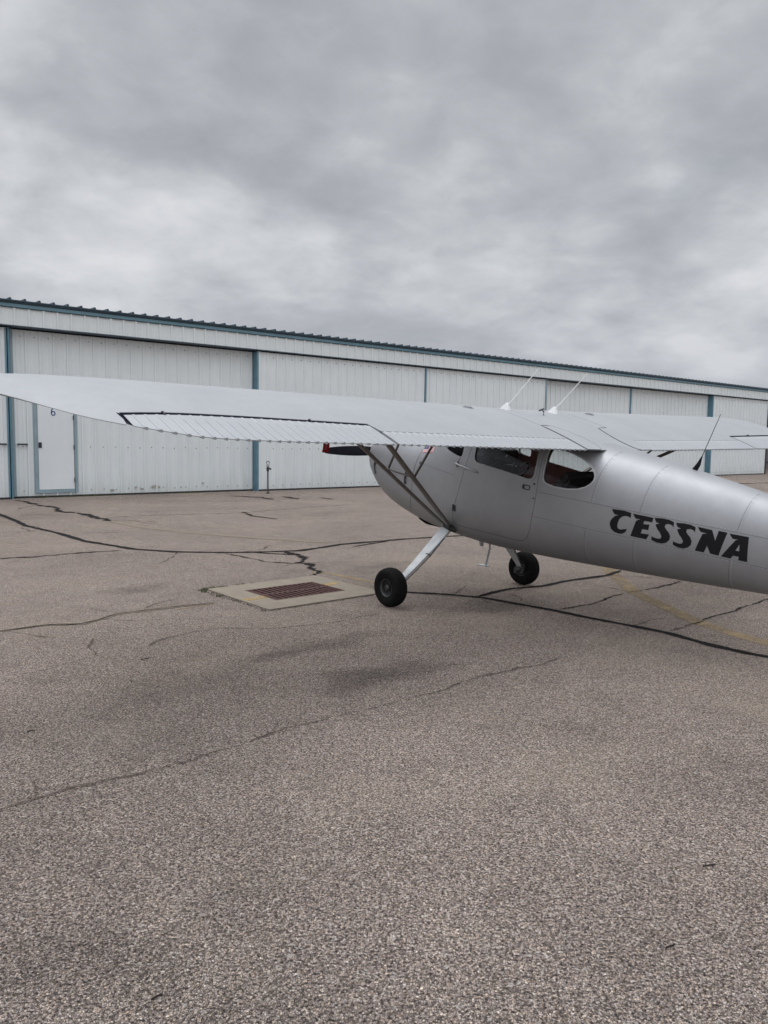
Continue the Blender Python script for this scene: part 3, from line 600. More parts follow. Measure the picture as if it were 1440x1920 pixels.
dd = sliding_door(.345, 7.31, REC, phase=.08, stripL=(.41, .45, M_bluel), cut=(.90, 1.98, .12, 2.60))
bm = bmesh.new(); box(bm, .295, .340, .05, .40, .0, FB - .05); obj('door_post', bm, M_blue, hg)
sliding_door(7.40, 14.26, .03, phase=.18, stripL=(7.374, 7.42, M_whitef), stripR=(14.26, 14.33, M_blue))
sliding_door(14.36, 21.10, .05, phase=.18, stripR=(21.10, 21.19, M_bluel))
sliding_door(21.24, 27.62, REC, phase=.18, stripL=(21.24, 21.32, M_blue), stripR=(27.60, 27.72, M_blue))
sliding_door(27.75, 34.92, REC, phase=.18)
sliding_door(35.02, XE, .03, phase=.18, stripR=(XE - .10, XE, M_whitef))
sliding_door(-14.1, -7.1, REC, phase=.18)
bm = bmesh.new(); box(bm, XE + .002, XE + .11, -.05, .22, 0, FB - .05); obj('end_post', bm, M_seal, hg)
# pull handles on both leaves
for x in (.09, .63):
    bm = bmesh.new(); y = .06 if x < .2 else REC
    box(bm, x - .13, x - .10, y - .075, y, 1.37, 1.40); box(bm, x + .07, x + .10, y - .075, y, 1.37, 1.40); box(bm, x - .13, x + .10, y - .095, y - .075, 1.365, 1.405)
    obj('pull_handle', bm, M_dark, hg)
# personnel door
bm = bmesh.new()
fx0, fx1, fz0, fz1 = .90, 1.98, .12, 2.60
box(bm, fx0, fx0 + .085, REC - .055, REC + .05, fz0, fz1); box(bm, fx1 - .070, fx1, REC - .055, REC + .05, fz0, fz1)
box(bm, fx0 + .085, fx1 - .085, REC - .055, REC + .05, fz0, fz0 + .085); box(bm, fx0 + .085, fx1 - .085, REC - .055, REC + .05, fz1 - .085, fz1)
fr = obj('personnel_door_frame', bm, M_bluel, dd)
pdo = bmesh.new(); box(pdo, fx0 + .098, fx1 - .082, REC - .035, REC + .0, fz0 + .092, fz1 - .090)
pd = obj('personnel_door', pdo, M_door, hg)
bm = bmesh.new()
box(bm, fx0 + .105, fx0 + .185, REC - .048, REC - .036, 1.30, 1.44); box(bm, fx0 + .12, fx0 + .15, REC - .058, REC - .049, 1.385, 1.42)
lathe(bm, [(0.001, 0), (.016, .0), (.016, -.045), (.001, -.045)], (fx0 + .155, REC - .05, 1.335), 'y', 12)
fixn(bm); obj('door_lock', bm, M_dark, pd)
for z in (.45, 1.32, 2.1):
    bm = bmesh.new(); tube(bm, [(fx1 - .088, REC - .062, z - .06), (fx1 - .088, REC - .062, z + .06)], .012, 8); obj('hinge', bm, M_dark, pd)
# the number 6 painted on the door
bm = bmesh.new(); cx, cz = 1.39, 2.195
def strip2(bm, pts, w, y, th=.002):
    L = len(pts); prev = None
    for i in range(L):
        a = Vector(pts[max(i - 1, 0)]); b_ = Vector(pts[min(i + 1, L - 1)]); d = (b_ - a).normalized(); n = Vector((-d.y, d.x)); p = Vector(pts[i])
        q = [bm.verts.new((p.x + n.x * s * w / 2, y, p.y + n.y * s * w / 2)) for s in (-1, 1)]
        if prev: bm.faces.new((prev[0], prev[1], q[1], q[0]))
        prev = q
strip2(bm, [(cx + .045 * cos(t), cz + .050 * sin(t)) for t in [2 * pi * k / 22 for k in range(23)]], .028, REC - .0375)
strip2(bm, [(cx + .035, cz + .150), (cx + .010, cz + .150), (cx - .020, cz + .125), (cx - .040, cz + .075), (cx - .046, cz + .0)], .028, REC - .0390)
obj('door_number', bm, M_ink, pd)
# rust bubbles and peeled spots at the foot of the recessed door
bm = bmesh.new(); r = random.Random(3)
for (x, z, s) in ((3.55, .20, .06), (3.75, .16, .04), (4.1, .22, .07), (4.22, .19, .05), (4.9, .17, .035), (5.6, .28, .04), (2.9, .14, .05), (1.2, .2, .05)):
    q = [bm.verts.new((x + s * (1 + .4 * r.random()) * cos(a * pi / 4), REC - .034, z + s * .7 * (.5 + r.random()) * sin(a * pi / 4))) for a in range(8)]
    bm.faces.new(q)
absorb(dd, bm, simple('rust_scab', (.40, .39, .34), .9, 0, .4, 20))
# moss along the foot of the wall
sp = []
for k in range(70):
    x = .9 + rnd.random() * 4.6; q = Vector((x * cos(HA) - (REC - .06) * sin(HA), x * sin(HA) + (REC - .06) * cos(HA), 0)) + HP
    sp.append((q.x, q.y, 14, .06, .05))
blades(sp, 'hangar_weeds', 'low green weeds along the foot of the hangar door', 8)

# ------------------------------------------------------------------ utility truck seen past the hangar end (local x along the hangar, y away)
tk = empty('pickup_truck', HP + Vector((cos(HA), sin(HA), 0)) * 55.35 + Vector((-sin(HA), cos(HA), 0)) * 5.0, HA)
tag(tk, 'white pickup truck parked in the open bay at the far hangar end', 'pickup truck')
Mpt = simple('white_vehicle_paint', (.72, .72, .74), .3, 0, .04); Mwd = simple('vehicle_window', (.02, .022, .025), .15, 0, .1)
side = [(-2.6, .52), (-2.6, 1.02), (-.45, 1.06), (-.30, 1.62), (.55, 1.66), (1.15, 1.12), (2.45, 1.0), (2.62, .80), (2.62, .48), (2.1, .42), (-2.2, .42)]
bm = bmesh.new(); prism(bm, side, -.9, .9, lambda x, y, z: Vector((x, y * (1 if z < 1.1 else .82), z))); bmesh.ops.bevel(bm, geom=bm.edges[:], offset=.04, segments=2, affect='EDGES'); obj('body', bm, Mpt, tk, 40)
bm = bmesh.new(); prism(bm, [(-.28, 1.12), (-.20, 1.54), (.50, 1.58), (.92, 1.12)], -.91, .91, lambda x, y, z: Vector((x, y * (1 - (z - 1.1) * .33), z))); obj('cab_window', bm, Mwd, tk)
for x in (-1.75, 1.65):
    for s in (-1, 1):
        bm = bmesh.new(); lathe(bm, [(.001, -.11), (.22, -.11), (.36, -.09), (.38, 0), (.36, .09), (.22, .11), (.001, .11)], (x, s * .80, .38), 'y', 28); fixn(bm); obj('wheel', bm, M_rub, tk, 40)
for s in (-1, 1):
    bm = bmesh.new(); box(bm, 2.55, 2.64, s * .6 - .16, s * .6 + .16, .74, .92); obj('headlight', bm, simple('lamp_glass', (.6, .6, .62), .2), tk)

# ------------------------------------------------------------------ yard hydrant in front of the sliding doors
hy = empty('yard_hydrant', (-3.455, 22.75, 0), HA); tag(hy, 'slim grey frost free yard hydrant standing before the hangar doors', 'hydrant')
bm = bmesh.new(); tube(bm, [(0, 0, 0), (0, 0, .70)], .022, 10); tube(bm, [(0, 0, .0), (0, 0, .03)], .06, 10); obj('standpipe', bm, M_brass, hy, 40)
bm = bmesh.new(); tube(bm, [(0, 0, .66), (0, 0, .72), (0, 0, .76), (0, 0, .80)], [.03, .045, .045, .025], 12)
tube(bm, [(0, 0, .745), (.05, -.03, .745), (.085, -.045, .715)], [.025, .024, .022], 10); obj('head', bm, M_dark, hy, 40)
bm = bmesh.new(); tube(bm, [(-.045, 0, .80), (-.05, 0, .92), (-.02, 0, .96), (.02, 0, .96), (.05, 0, .92), (.035, 0, .80)], .012, 8); tube(bm, [(0, 0, .78), (0, 0, .88)], .010, 8); obj('lever_handle', bm, M_dark, hy, 40)
# ------------------------------------------------------------------ light aircraft: local X forward, Y left, Z up, origin on the ground between the main wheels
ap = empty('light_aircraft', (0.8235, 7.8746, 0), radians(130.0))
tag(ap, 'silver high wing tailwheel light aircraft with black lettering on its side', 'airplane')
TH = radians(11.5)
def B(x, y, z): return Vector((x * cos(TH) - z * sin(TH), y, x * sin(TH) + z * cos(TH)))
ST = [(-4.75, 1.36, 1.62, .03, 1.5, 2, 2), (-4.0, 1.3, 1.73, .1, 1.54, 2, 2), (-3.2, 1.164, 1.777, .2, 1.5, 2.2, 2.2), (-2.4, 1.014, 1.839, .31, 1.44, 2.3, 2.4),
      (-1.6, .875, 1.881, .43, 1.36, 2.6, 2.7), (-1.0, .78, 1.9, .5, 1.28, 3.4, 3.0), (-.4, .701, 1.92, .52, 1.22, 3.8, 3.2), (.1, .666, 1.86, .51, 1.2, 3.0, 3.2),
      (.5, .655, 1.6, .48, 1.18, 2.5, 2.8), (.9, .684, 1.54, .44, 1.18, 2.5, 2.6), (1.2, .759, 1.5, .39, 1.18, 2.5, 2.5), (1.42, .9, 1.41, .32, 1.18, 2.3, 2.3),
      (1.49, .98, 1.35, .25, 1.18, 2.3, 2.3), (1.514, 1.07, 1.26, .13, 1.18, 2.2, 2.2)]
def pchip_make(xs, ys):
    n = len(xs); h = [xs[i + 1] - xs[i] for i in range(n - 1)]; d = [(ys[i + 1] - ys[i]) / h[i] for i in range(n - 1)]
    m = [d[0]] + [0.0] * (n - 2) + [d[-1]]
    for i in range(1, n - 1):
        if d[i - 1] * d[i] > 0:
            a = 2 * h[i] + h[i - 1]; b = h[i] + 2 * h[i - 1]; m[i] = (a + b) / (a / d[i - 1] + b / d[i])
    def f(x):
        k = 0
        while k < n - 2 and x > xs[k + 1]: k += 1
        t = (x - xs[k]) / h[k]
        return (2 * t**3 - 3 * t**2 + 1) * ys[k] + (t**3 - 2 * t**2 + t) * h[k] * m[k] + (-2 * t**3 + 3 * t**2) * ys[k + 1] + (t**3 - t**2) * h[k] * m[k + 1]
    return f
SF = [pchip_make([s[0] for s in ST], [s[i] for s in ST]) for i in range(1, 7)]
def sec(x): return [f(x) for f in SF]     # zb zt hw zm nu nl
def ysurf(x, z):
    zb, zt, hw, zm, nu, nl = sec(x)
    n, h = (nu, zt - zm) if z > zm else (nl, zm - zb)
    q = min(1, abs(z - zm) / h); return hw * max(0, 1 - q**n) ** (1 / n)
def loft(off=0.0, x0=-4.75, x1=1.514, nx=210, na=96, dzb=0.0, dzt=0.0):
    bm = bmesh.new(); rings = []
    for i in range(nx):
        t = i / (nx - 1); x = x0 + (x1 - x0) * t
        zb, zt, hw, zm, nu, nl = sec(x); hw += off; zb += dzb - off; zt += dzt + off; ring = []
        xo = x + (off if i == nx - 1 else (-off if i == 0 else 0))
        for j in range(na):
            a = 2 * pi * j / na; c_, s_ = cos(a), sin(a); n = nu if s_ >= 0 else nl
            y = hw * math.copysign(abs(c_) ** (2 / n), c_); z = zm + (zt - zm if s_ >= 0 else zm - zb) * math.copysign(abs(s_) ** (2 / n), s_)
            ring.append(bm.verts.new(B(xo, y, z)))
        rings.append(ring)
    for i in range(nx - 1):
        for j in range(na): bm.faces.new((rings[i][j], rings[i][(j + 1) % na], rings[i + 1][(j + 1) % na], rings[i + 1][j]))
    bm.faces.new(rings[0]); bm.faces.new(rings[-1]); fixn(bm); return bm
def PR(poly, y0=-1.0, y1=1.0, holes=()):
    bm = bmesh.new(); prism(bm, poly, y0, y1, lambda x, y, z: B(x, y, z), holes); return tmp(bm)
def shrink(poly, d):
    cx = sum(p[0] for p in poly) / len(poly); cz = sum(p[1] for p in poly) / len(poly)
    out = []
    n = len(poly)
    area = sum(poly[i][0] * poly[(i + 1) % n][1] - poly[(i + 1) % n][0] * poly[i][1] for i in range(n)); sg = 1 if area > 0 else -1
    for i in range(n):
        a, p, b = Vector(poly[i - 1]), Vector(poly[i]), Vector(poly[(i + 1) % n])
        e1 = (p - a).normalized(); e2 = (b - p).normalized(); n1 = Vector((-e1.y, e1.x)); n2 = Vector((-e2.y, e2.x)); nn = (n1 + n2).normalized()
        k = d / max(.45, nn.dot(n1)); q = p + nn * k * sg; out.append((q.x, q.y))
    return out
def finish(o, name, mats, parent=ap, ang=35, lining=False):
    o.name = name; o.data.name = name; o.parent = parent; me = o.data; me.materials.clear()
    for m in mats: me.materials.append(m)
    Bi = Matrix.Rotation(TH, 4, 'Y')
    for p in me.polygons:
        p.use_smooth = True; p.material_index = 0
        if lining:
            c_ = Bi @ p.center; x, y, z = c_
            if -1.96 < x < .42:
                zb, zt, hw, zm, nu, nl = sec(x); n, h = (nu, zt - zm) if z > zm else (nl, zm - zb)
                v = (abs(y) / hw) ** n + (abs(z - zm) / h) ** n
                if v < .955:
                    ok = True
                    for vi in p.vertices:
                        x, y, z = Bi @ me.vertices[vi].co; zb, zt, hw, zm, nu, nl = sec(x); n, h = (nu, zt - zm) if z > zm else (nl, zm - zb)
                        if (abs(y) / hw) ** n + (abs(z - zm) / h) ** n > .985: ok = False; break
                    if ok: p.material_index = 1
    me.set_sharp_from_angle(angle=radians(ang)); return o

SEAM = [(.455, 2.1), (.455, 1.55), (.462, 1.48), (.472, 1.438), (.49, 1.343), (.503, 1.248), (.508, 1.131), (.504, .992), (.528, .879), (.575, .767), (.638, .70), (.67, .6), (.68, .4)]
DOOR = [(-.305, 1.765), (-.249, 1.614), (-.215, 1.391), (-.184, 1.151), (-.157, 1.02), (-.140, .926), (-.140, .880), (-.158, .855), (-.20, .846), (-.438, .872), (-.666, .897), (-.929, .921), (-.985, .938), (-1.025, .972), (-1.052, 1.02), (-1.066, 1.07), (-1.075, 1.255), (-1.072, 1.41), (-1.054, 1.571), (-1.025, 1.765)]
DWIN = [(-.315, 1.735), (-.306, 1.626), (-.316, 1.545), (-.328, 1.518), (-.35, 1.504), (-.38, 1.500), (-.67, 1.499), (-.95, 1.495), (-.98, 1.500), (-.998, 1.514), (-1.007, 1.540), (-.998, 1.635), (-.975, 1.735)]
RWIN = [(-1.062, 1.775), (-1.088, 1.667), (-1.101, 1.572), (-1.108, 1.535), (-1.122, 1.515), (-1.15, 1.503), (-1.226, 1.496), (-1.343, 1.506), (-1.429, 1.528), (-1.490, 1.56), (-1.525, 1.595), (-1.540, 1.625), (-1.535, 1.66), (-1.509, 1.695), (-1.448, 1.733), (-1.368, 1.762), (-1.273, 1.782), (-1.189, 1.790), (-1.122, 1.785)]
WSC = [(-.152, 1.56), (-.150, 1.515), (-.133, 1.500), (-.053, 1.505), (.047, 1.522), (.119, 1.547), (.20, 1.580), (.30, 1.618), (.42, 1.660), (.62, 1.76), (.62, 2.15), (-.06, 2.15)]

outer = tmp(loft())
cowl = clone(outer, 'cowling'); pc = PR(SEAM + [(1.9, .4), (1.9, 2.1)]); boolean(cowl, pc, 'INTERSECT')
body = clone(outer, 'fuselage'); pc2 = PR([(x - .006, z) for x, z in SEAM] + [(1.9, .4), (1.9, 2.1)]); boolean(body, pc2, 'DIFFERENCE'); kill(pc); kill(pc2)
cav = tmp(loft(off=-.018, x0=-1.95, x1=.40, nx=80, dzb=.10, dzt=-.03)); boolean(body, cav, 'DIFFERENCE'); kill(cav)
dwin = PR(DWIN); rwin = PR(RWIN); wsc = PR(WSC)
doors = []
for s in (1, -1):
    dp = PR(shrink(DOOR, .0035), .15 * s, 1.0 * s); d = clone(body, 'door'); boolean(d, dp, 'INTERSECT'); boolean(d, dwin, 'DIFFERENCE'); kill(dp); doors.append(d)
for s in (1, -1):
    dp = PR(DOOR, .15 * s, 1.0 * s); boolean(body, dp, 'DIFFERENCE'); kill(dp)
boolean(body, rwin, 'DIFFERENCE'); boolean(body, wsc, 'DIFFERENCE')
finish(body, 'fuselage', [M_silver, M_lining], lining=True); finish(cowl, 'cowling', [M_silver])
for d in doors: finish(d, 'door', [M_silver, M_lining], lining=True)
gl = tmp(loft(off=-.005, x0=-2.2, x1=.75, nx=110)); gi = tmp(loft(off=-.009, x0=-2.25, x1=.80, nx=110)); boolean(gl, gi, 'DIFFERENCE'); kill(gi)
for nm, poly in (('side_window', DWIN), ('side_window', RWIN)):
    for k, s in enumerate((1, -1)):
        p_ = PR(poly, .15 * s, 1.0 * s); w = clone(gl, nm); boolean(w, p_, 'INTERSECT'); kill(p_)
        finish(w, nm, [M_glass], doors[k] if poly is DWIN else ap)
w = clone(gl, 'windscreen'); boolean(w, wsc, 'INTERSECT'); finish(w, 'windscreen', [M_glass]); kill(gl)
for o in (dwin, rwin, wsc): kill(o)
# proud trims and letters cut from a slightly larger skin
skin = tmp(loft(off=.0035)); skin2 = tmp(loft(off=.0018)); inn_ = tmp(loft(off=-.004, x0=-4.60, x1=1.46)); boolean(skin, inn_, 'DIFFERENCE'); boolean(skin2, inn_, 'DIFFERENCE'); kill(inn_)
for k, s in enumerate((1, -1)):
    p_ = PR(shrink(DWIN, -.020), .15 * s, 1.0 * s, holes=[DWIN]); w = clone(skin, 'window_frame'); boolean(w, p_, 'INTERSECT'); kill(p_)
    finish(w, 'window_frame', [M_silver], doors[k])
    p_ = PR(shrink(RWIN, -.010), .15 * s, 1.0 * s, holes=[RWIN]); w = clone(skin2, 'window_frame'); boolean(w, p_, 'INTERSECT'); kill(p_)
    finish(w, 'window_frame', [M_rivet])
stripP = [(-.135, 1.492), (-.053, 1.497), (.047, 1.513), (.119, 1.538), (.20, 1.571), (.30, 1.609), (.42, 1.652), (.48, 1.70), (.55, 1.66), (.43, 1.60), (.30, 1.565), (.23, 1.54), (.163, 1.512), (.082, 1.473), (-.018, 1.450), (-.117, 1.448)]
p_ = PR(stripP); w = clone(skin, 'windscreen_strip'); boolean(w, p_, 'INTERSECT'); kill(p_); finish(w, 'windscreen_strip', [M_silver])
L_ = DATA['L']
for nm in ('C', 'E', 'S', 'S2', 'N', 'A'):
    p_ = PR(L_[nm], .05, 1.0, holes=[L_['Ah']] if nm == 'A' else ()); w = clone(skin2, 'letter'); boolean(w, p_, 'INTERSECT'); kill(p_)
    finish(w, 'letter', [M_let], body); w['label'] = 'black letter ' + nm[0]
kill(skin); kill(skin2); kill(outer)

def SP(x, z, off=.0, s=1): return B(x, s * (ysurf(x, z) + off), z)
def seg(pts, step):
    out = []
    for a, b in zip(pts[:-1], pts[1:]):
        n = max(1, round(math.hypot(b[0] - a[0], b[1] - a[1]) / step))
        for k in range(n): out.append((a[0] + (b[0] - a[0]) * k / n, a[1] + (b[1] - a[1]) * k / n))
    out.append(pts[-1]); return out
def rowline(bmS, bmR, pts, s=1, line=True, rivets=True, dz=(0, -.018), step=.030, rr=.0034):
    if line: tube(bmS, [SP(x, z, .0002, s) for x, z in seg(pts, .04)], .0013, 5)
    if rivets:
        q = seg(pts, step)
        for x, z in q:
            zb, zt, hw, zm, nu, nl = sec(x)
            p = SP(x + dz[0], z + dz[1], .0005, s)
            bmesh.ops.create_icosphere(bmR, subdivisions=1, radius=rr, matrix=Matrix.Translation(p))
def ring_pts(x, z0, z1, n=14): return [(x, z0 + (z1 - z0) * k / n) for k in range(n + 1)]
bmS, bmR = bmesh.new(), bmesh.new()
for s in (1, -1):
    rowline(bmS, bmR, [(-1.085, 1.41), (-1.6, 1.450), (-2.2, 1.494), (-2.91, 1.549), (-3.8, 1.60)], s, dz=(0, .010))
    rowline(bmS, bmR, [(-1.085, 1.193), (-1.6, 1.231), (-2.1, 1.28), (-2.44, 1.302), (-2.95, 1.340), (-3.8, 1.42)], s, dz=(0, -.008))
    for x, zt_, zm1, zm2, lo in ((-1.575, 1.872, 1.455, 1.225, .90), (-1.985, 1.852, 1.477, 1.262, .965), (-2.70, 1.812, 1.535, 1.32, 1.09), (-3.4, 1.762, 1.57, 1.38, 1.21)):
        rowline(bmS, bmR, [(x, zt_ - .0005), (x, zt_ - .01), (x, zt_ - .03)] + ring_pts(x, zt_ - .06, zm1), s, dz=(-.014, 0))
        rowline(bmS, bmR, ring_pts(x + .0, zm2, lo), s, dz=(-.014, 0))
    rowline(bmS, bmR, [(-1.045, .99), (-1.03, .86), (-1.02, .80)], s, dz=(-.014, 0))
    rowline(bmS, bmR, [(.45, 1.309), (-.10, 1.317)], s, rivets=False)
    rowline(bmS, bmR, [(-.215, 1.30), (-.19, 1.15), (-.165, 1.0), (-.15, .9)], s, line=False, dz=(.022, 0), step=.045, rr=.0022)
    rowline(bmS, bmR, [(.46, 1.30), (.478, 1.131), (.474, .992), (.498, .879), (.545, .767)], s, line=False, dz=(0, 0), step=.05, rr=.0024)
    rowline(bmS, bmR, [(-.09, 1.470), (.0, 1.473), (.06, 1.485), (.12, 1.515), (.19, 1.548)], s, line=False, dz=(0, 0), step=.022, rr=.0034)
    rowline(bmS, bmR, [(-1.12, 1.49), (-1.25, 1.478), (-1.36, 1.488), (-1.46, 1.525), (-1.54, 1.575)], s, line=False, dz=(0, 0), step=.03, rr=.0018)
absorb(body, bmS, M_line); absorb(body, bmR, M_rivet, True)
bmS, bmR = bmesh.new(), bmesh.new()
for s in (1, -1):
    rowline(bmS, bmR, [(1.40, 1.060), (.974, 1.098), (.638, 1.104), (.515, 1.103)], s, rivets=False)
    rowline(bmS, bmR, [(1.031, 1.150), (.615, 1.163)], s, rivets=False)
    rowline(bmS, bmR, [(.52, 1.30), (.535, 1.131), (.532, .992), (.556, .879), (.60, .78)], s, line=False, dz=(0, 0), step=.05, rr=.0024)
absorb(cowl, bmS, M_line); absorb(cowl, bmR, M_rivet, True)
for s in (1, -1):
    for pts, r_, kn in (([(1.229, 1.140), (1.236, 1.09), (1.225, 1.04), (1.206, 1.005)], .007, ((1.232, 1.11),)), ([(.60, 1.185), (.618, 1.165), (.622, 1.10), (.615, 1.045)], .008, ((.61, 1.152), (.612, 1.06)))):
        bm = bmesh.new(); tube(bm, [SP(x, z, .010, s) for x, z in pts], r_, 8)
        for x, z in kn: tube(bm, [SP(x, z, -.003, s), SP(x, z, .016, s)], .012, 8)
        obj('cowl_latch', bm, M_dark, cowl, 40)
bm = bmesh.new(); tube(bm, [SP(.425, 1.318, .004), SP(.405, 1.300, .004)], .012, 8); obj('fastener', bm, M_dark, body, 40)
# flag decal
bm = bmesh.new()
c0, c1, c2, c3 = (.470, 1.476), (.272, 1.508), (.262, 1.452), (.462, 1.412)
def bil(u, v): return tuple((c0[i] * (1 - u) + c1[i] * u) * (1 - v) + (c3[i] * (1 - u) + c2[i] * u) * v for i in (0, 1))
nu_, nv_ = 14, 13
G_ = [[bm.verts.new(SP(*bil(i / nu_, j / nv_), .0022)) for j in range(nv_ + 1)] for i in range(nu_ + 1)]
for i in range(nu_):
    for j in range(nv_):
        f = bm.faces.new((G_[i][j], G_[i + 1][j], G_[i + 1][j + 1], G_[i][j + 1])); f.material_index = 2 if (i < 6 and j < 7) else (j % 2)
obj('flag_decal', bm, [M_pink, M_dwht, M_navy], body)
# door hardware
for s, d in ((1, doors[0]), (-1, doors[1])):
    bm = bmesh.new()
    q = [(-.931, 1.435), (-.992, 1.438), (-.992, 1.403), (-.935, 1.400)]
    for a, b in zip(q, q[1:] + q[:1]): tube(bm, [SP(*a, .003, s), SP(*b, .003, s)], .0035, 6)
    tube(bm, [SP(-.925, 1.436, .008, s), SP(-.928, 1.400, .008, s)], .006, 6)
    obj('door_handle', bm, M_dark, d)
    bm = bmesh.new(); tube(bm, [SP(-1.030, 1.466, -.002, s), SP(-1.030, 1.466, .005, s)], .009, 10); obj('door_lock', bm, M_dark, d)
    bm = bmesh.new(); tube(bm, [SP(-1.052, 1.345, -.002, s), SP(-1.052, 1.345, .006, s)], .006, 10); obj('door_latch_pin', bm, M_dark, d)
    bm = bmesh.new()
    for (x, z) in ((-.170, 1.01),):
        tube(bm, [SP(x + .022, z + .03, .003, s), SP(x + .018, z - .03, .003, s)], .008, 8); tube(bm, [SP(x - .004, z + .03, .004, s), SP(x - .008, z - .03, .004, s)], .006, 8)
    obj('door_hinge', bm, M_dark, d, 40)
    bm = bmesh.new(); tube(bm, [SP(-.105, 1.428, .012, s), SP(-.14, 1.425, .020, s), SP(-.37, 1.414, .012, s), SP(-.392, 1.413, .006, s)], [.012, .009, .008, .006], 8); tube(bm, [SP(-.11, 1.452, .006, s), SP(-.112, 1.40, .006, s)], .010, 8)
    obj('door_stay', bm, M_silver, d, 40)

# ---- wing
AL = radians(13.0); CH = 1.473; DI = tan(radians(.7))
def naca(u):
    u = min(1, max(0, u)); yt = .6 * (.2969 * sqrt(u) - .126 * u - .3516 * u * u + .2843 * u**3 - .1036 * u**4)
    yc = .125 * (.8 * u - u * u) if u < .4 else .0555556 * (.2 + .8 * u - u * u)
    return yc, max(yt, .0016)
fTE = pchip_make([0, 3.3, 3.56, 3.82, 3.94, 4.06, 4.20, 4.32, 4.43, 4.515, 4.607, 4.70, 4.80, 4.87, 4.91], [1, 1, .992, .968, .932, .886, .825, .752, .645, .54, .43, .345, .265, .21, .165])
fLE = pchip_make([0, 4.2, 4.5, 4.7, 4.8, 4.87, 4.91], [0, 0, .010, .045, .08, .12, .155])
def WP(s, u, side, updn, extra=0.0):
    te, le = (fTE(s), fLE(s)); ul = (u - le) / max(.001, te - le); yc, yt = naca(ul)
    w_ = min(1, (1 - te) / .06) * min(1, max(0, ul) / .3)
    n = (yc * (1 - w_) + updn * yt) * CH * (te - le) ** .7 + extra * updn + naca(u)[0] * CH * w_
    d = (1 - u) * CH
    return Vector((-1.82 + d * cos(AL) - n * sin(AL), side * s, 1.524 + DI * s + d * sin(AL) + n * cos(AL)))
NU = 22
def ulist(a, b, n=NU): return [a + (b - a) * (1 - cos(pi * .5 * k / n)) for k in range(n + 1)]
def wingskin(bm, st, side, cut):
    rings = []
    for s, c_ in st:
        te, le = fTE(s), fLE(s); uc = min(c_, te)
        us = ulist(le, uc); up_ = [WP(s, u, side, 1) for u in us[::-1]]; lo = [WP(s, u, side, -1) for u in us[1:]]
        rings.append([bm.verts.new(p) for p in up_ + lo])
    m = len(rings[0])
    for a, b in zip(rings[:-1], rings[1:]):
        for j in range(m): bm.faces.new((a[j], a[(j + 1) % m], b[(j + 1) % m], b[j]))
    bm.faces.new(rings[0]); bm.faces.new(rings[-1]); fixn(bm)
RP = .0640
HU = lambda s: .797 - .040 * max(0, s - 2.5) / 1.65
def ribbed(bm, s0, s1, uu, side, ut=None):
    ss = [s0]; k = 0; bh = {}
    x = s0 + RP * .5
    while x < s1 - .012:
        for d, h in ((-.010, 0), (-.0065, .0048), (0, .0065), (.0065, .0048), (.010, 0)): ss.append(x + d); bh[x + d] = h
        x += RP
    ss.append(s1); U = 7; rings = []
    for s in ss:
        te = ut(s) if ut else fTE(s); h = bh.get(s, 0); u0 = uu(s) if callable(uu) else uu; r_ = []
        us = [u0 + (te - u0) * j / U for j in range(U + 1)]
        ext = .004 if h > .004 else 0
        us[-1] += ext
        for u in us: r_.append(bm.verts.new(WP(s, min(u, te), side, 1, h * (.4 if u == us[0] else 1)) + (Vector((-.005, 0, -.001)) if (ext and u == us[-1]) else Vector((0, 0, 0)))))
        for u in us[::-1]: r_.append(bm.verts.new(WP(s, min(u, te), side, -1, h) + (Vector((-.005, 0, -.001)) if (ext and u == us[-1]) else Vector((0, 0, 0)))))
        rings.append(r_)
    m = len(rings[0])
    for a, b in zip(rings[:-1], rings[1:]):
        for j in range(m): bm.faces.new((a[j], a[(j + 1) % m], b[(j + 1) % m], b[j]))
    bm.faces.new(rings[0]); bm.faces.new(rings[-1]); fixn(bm)
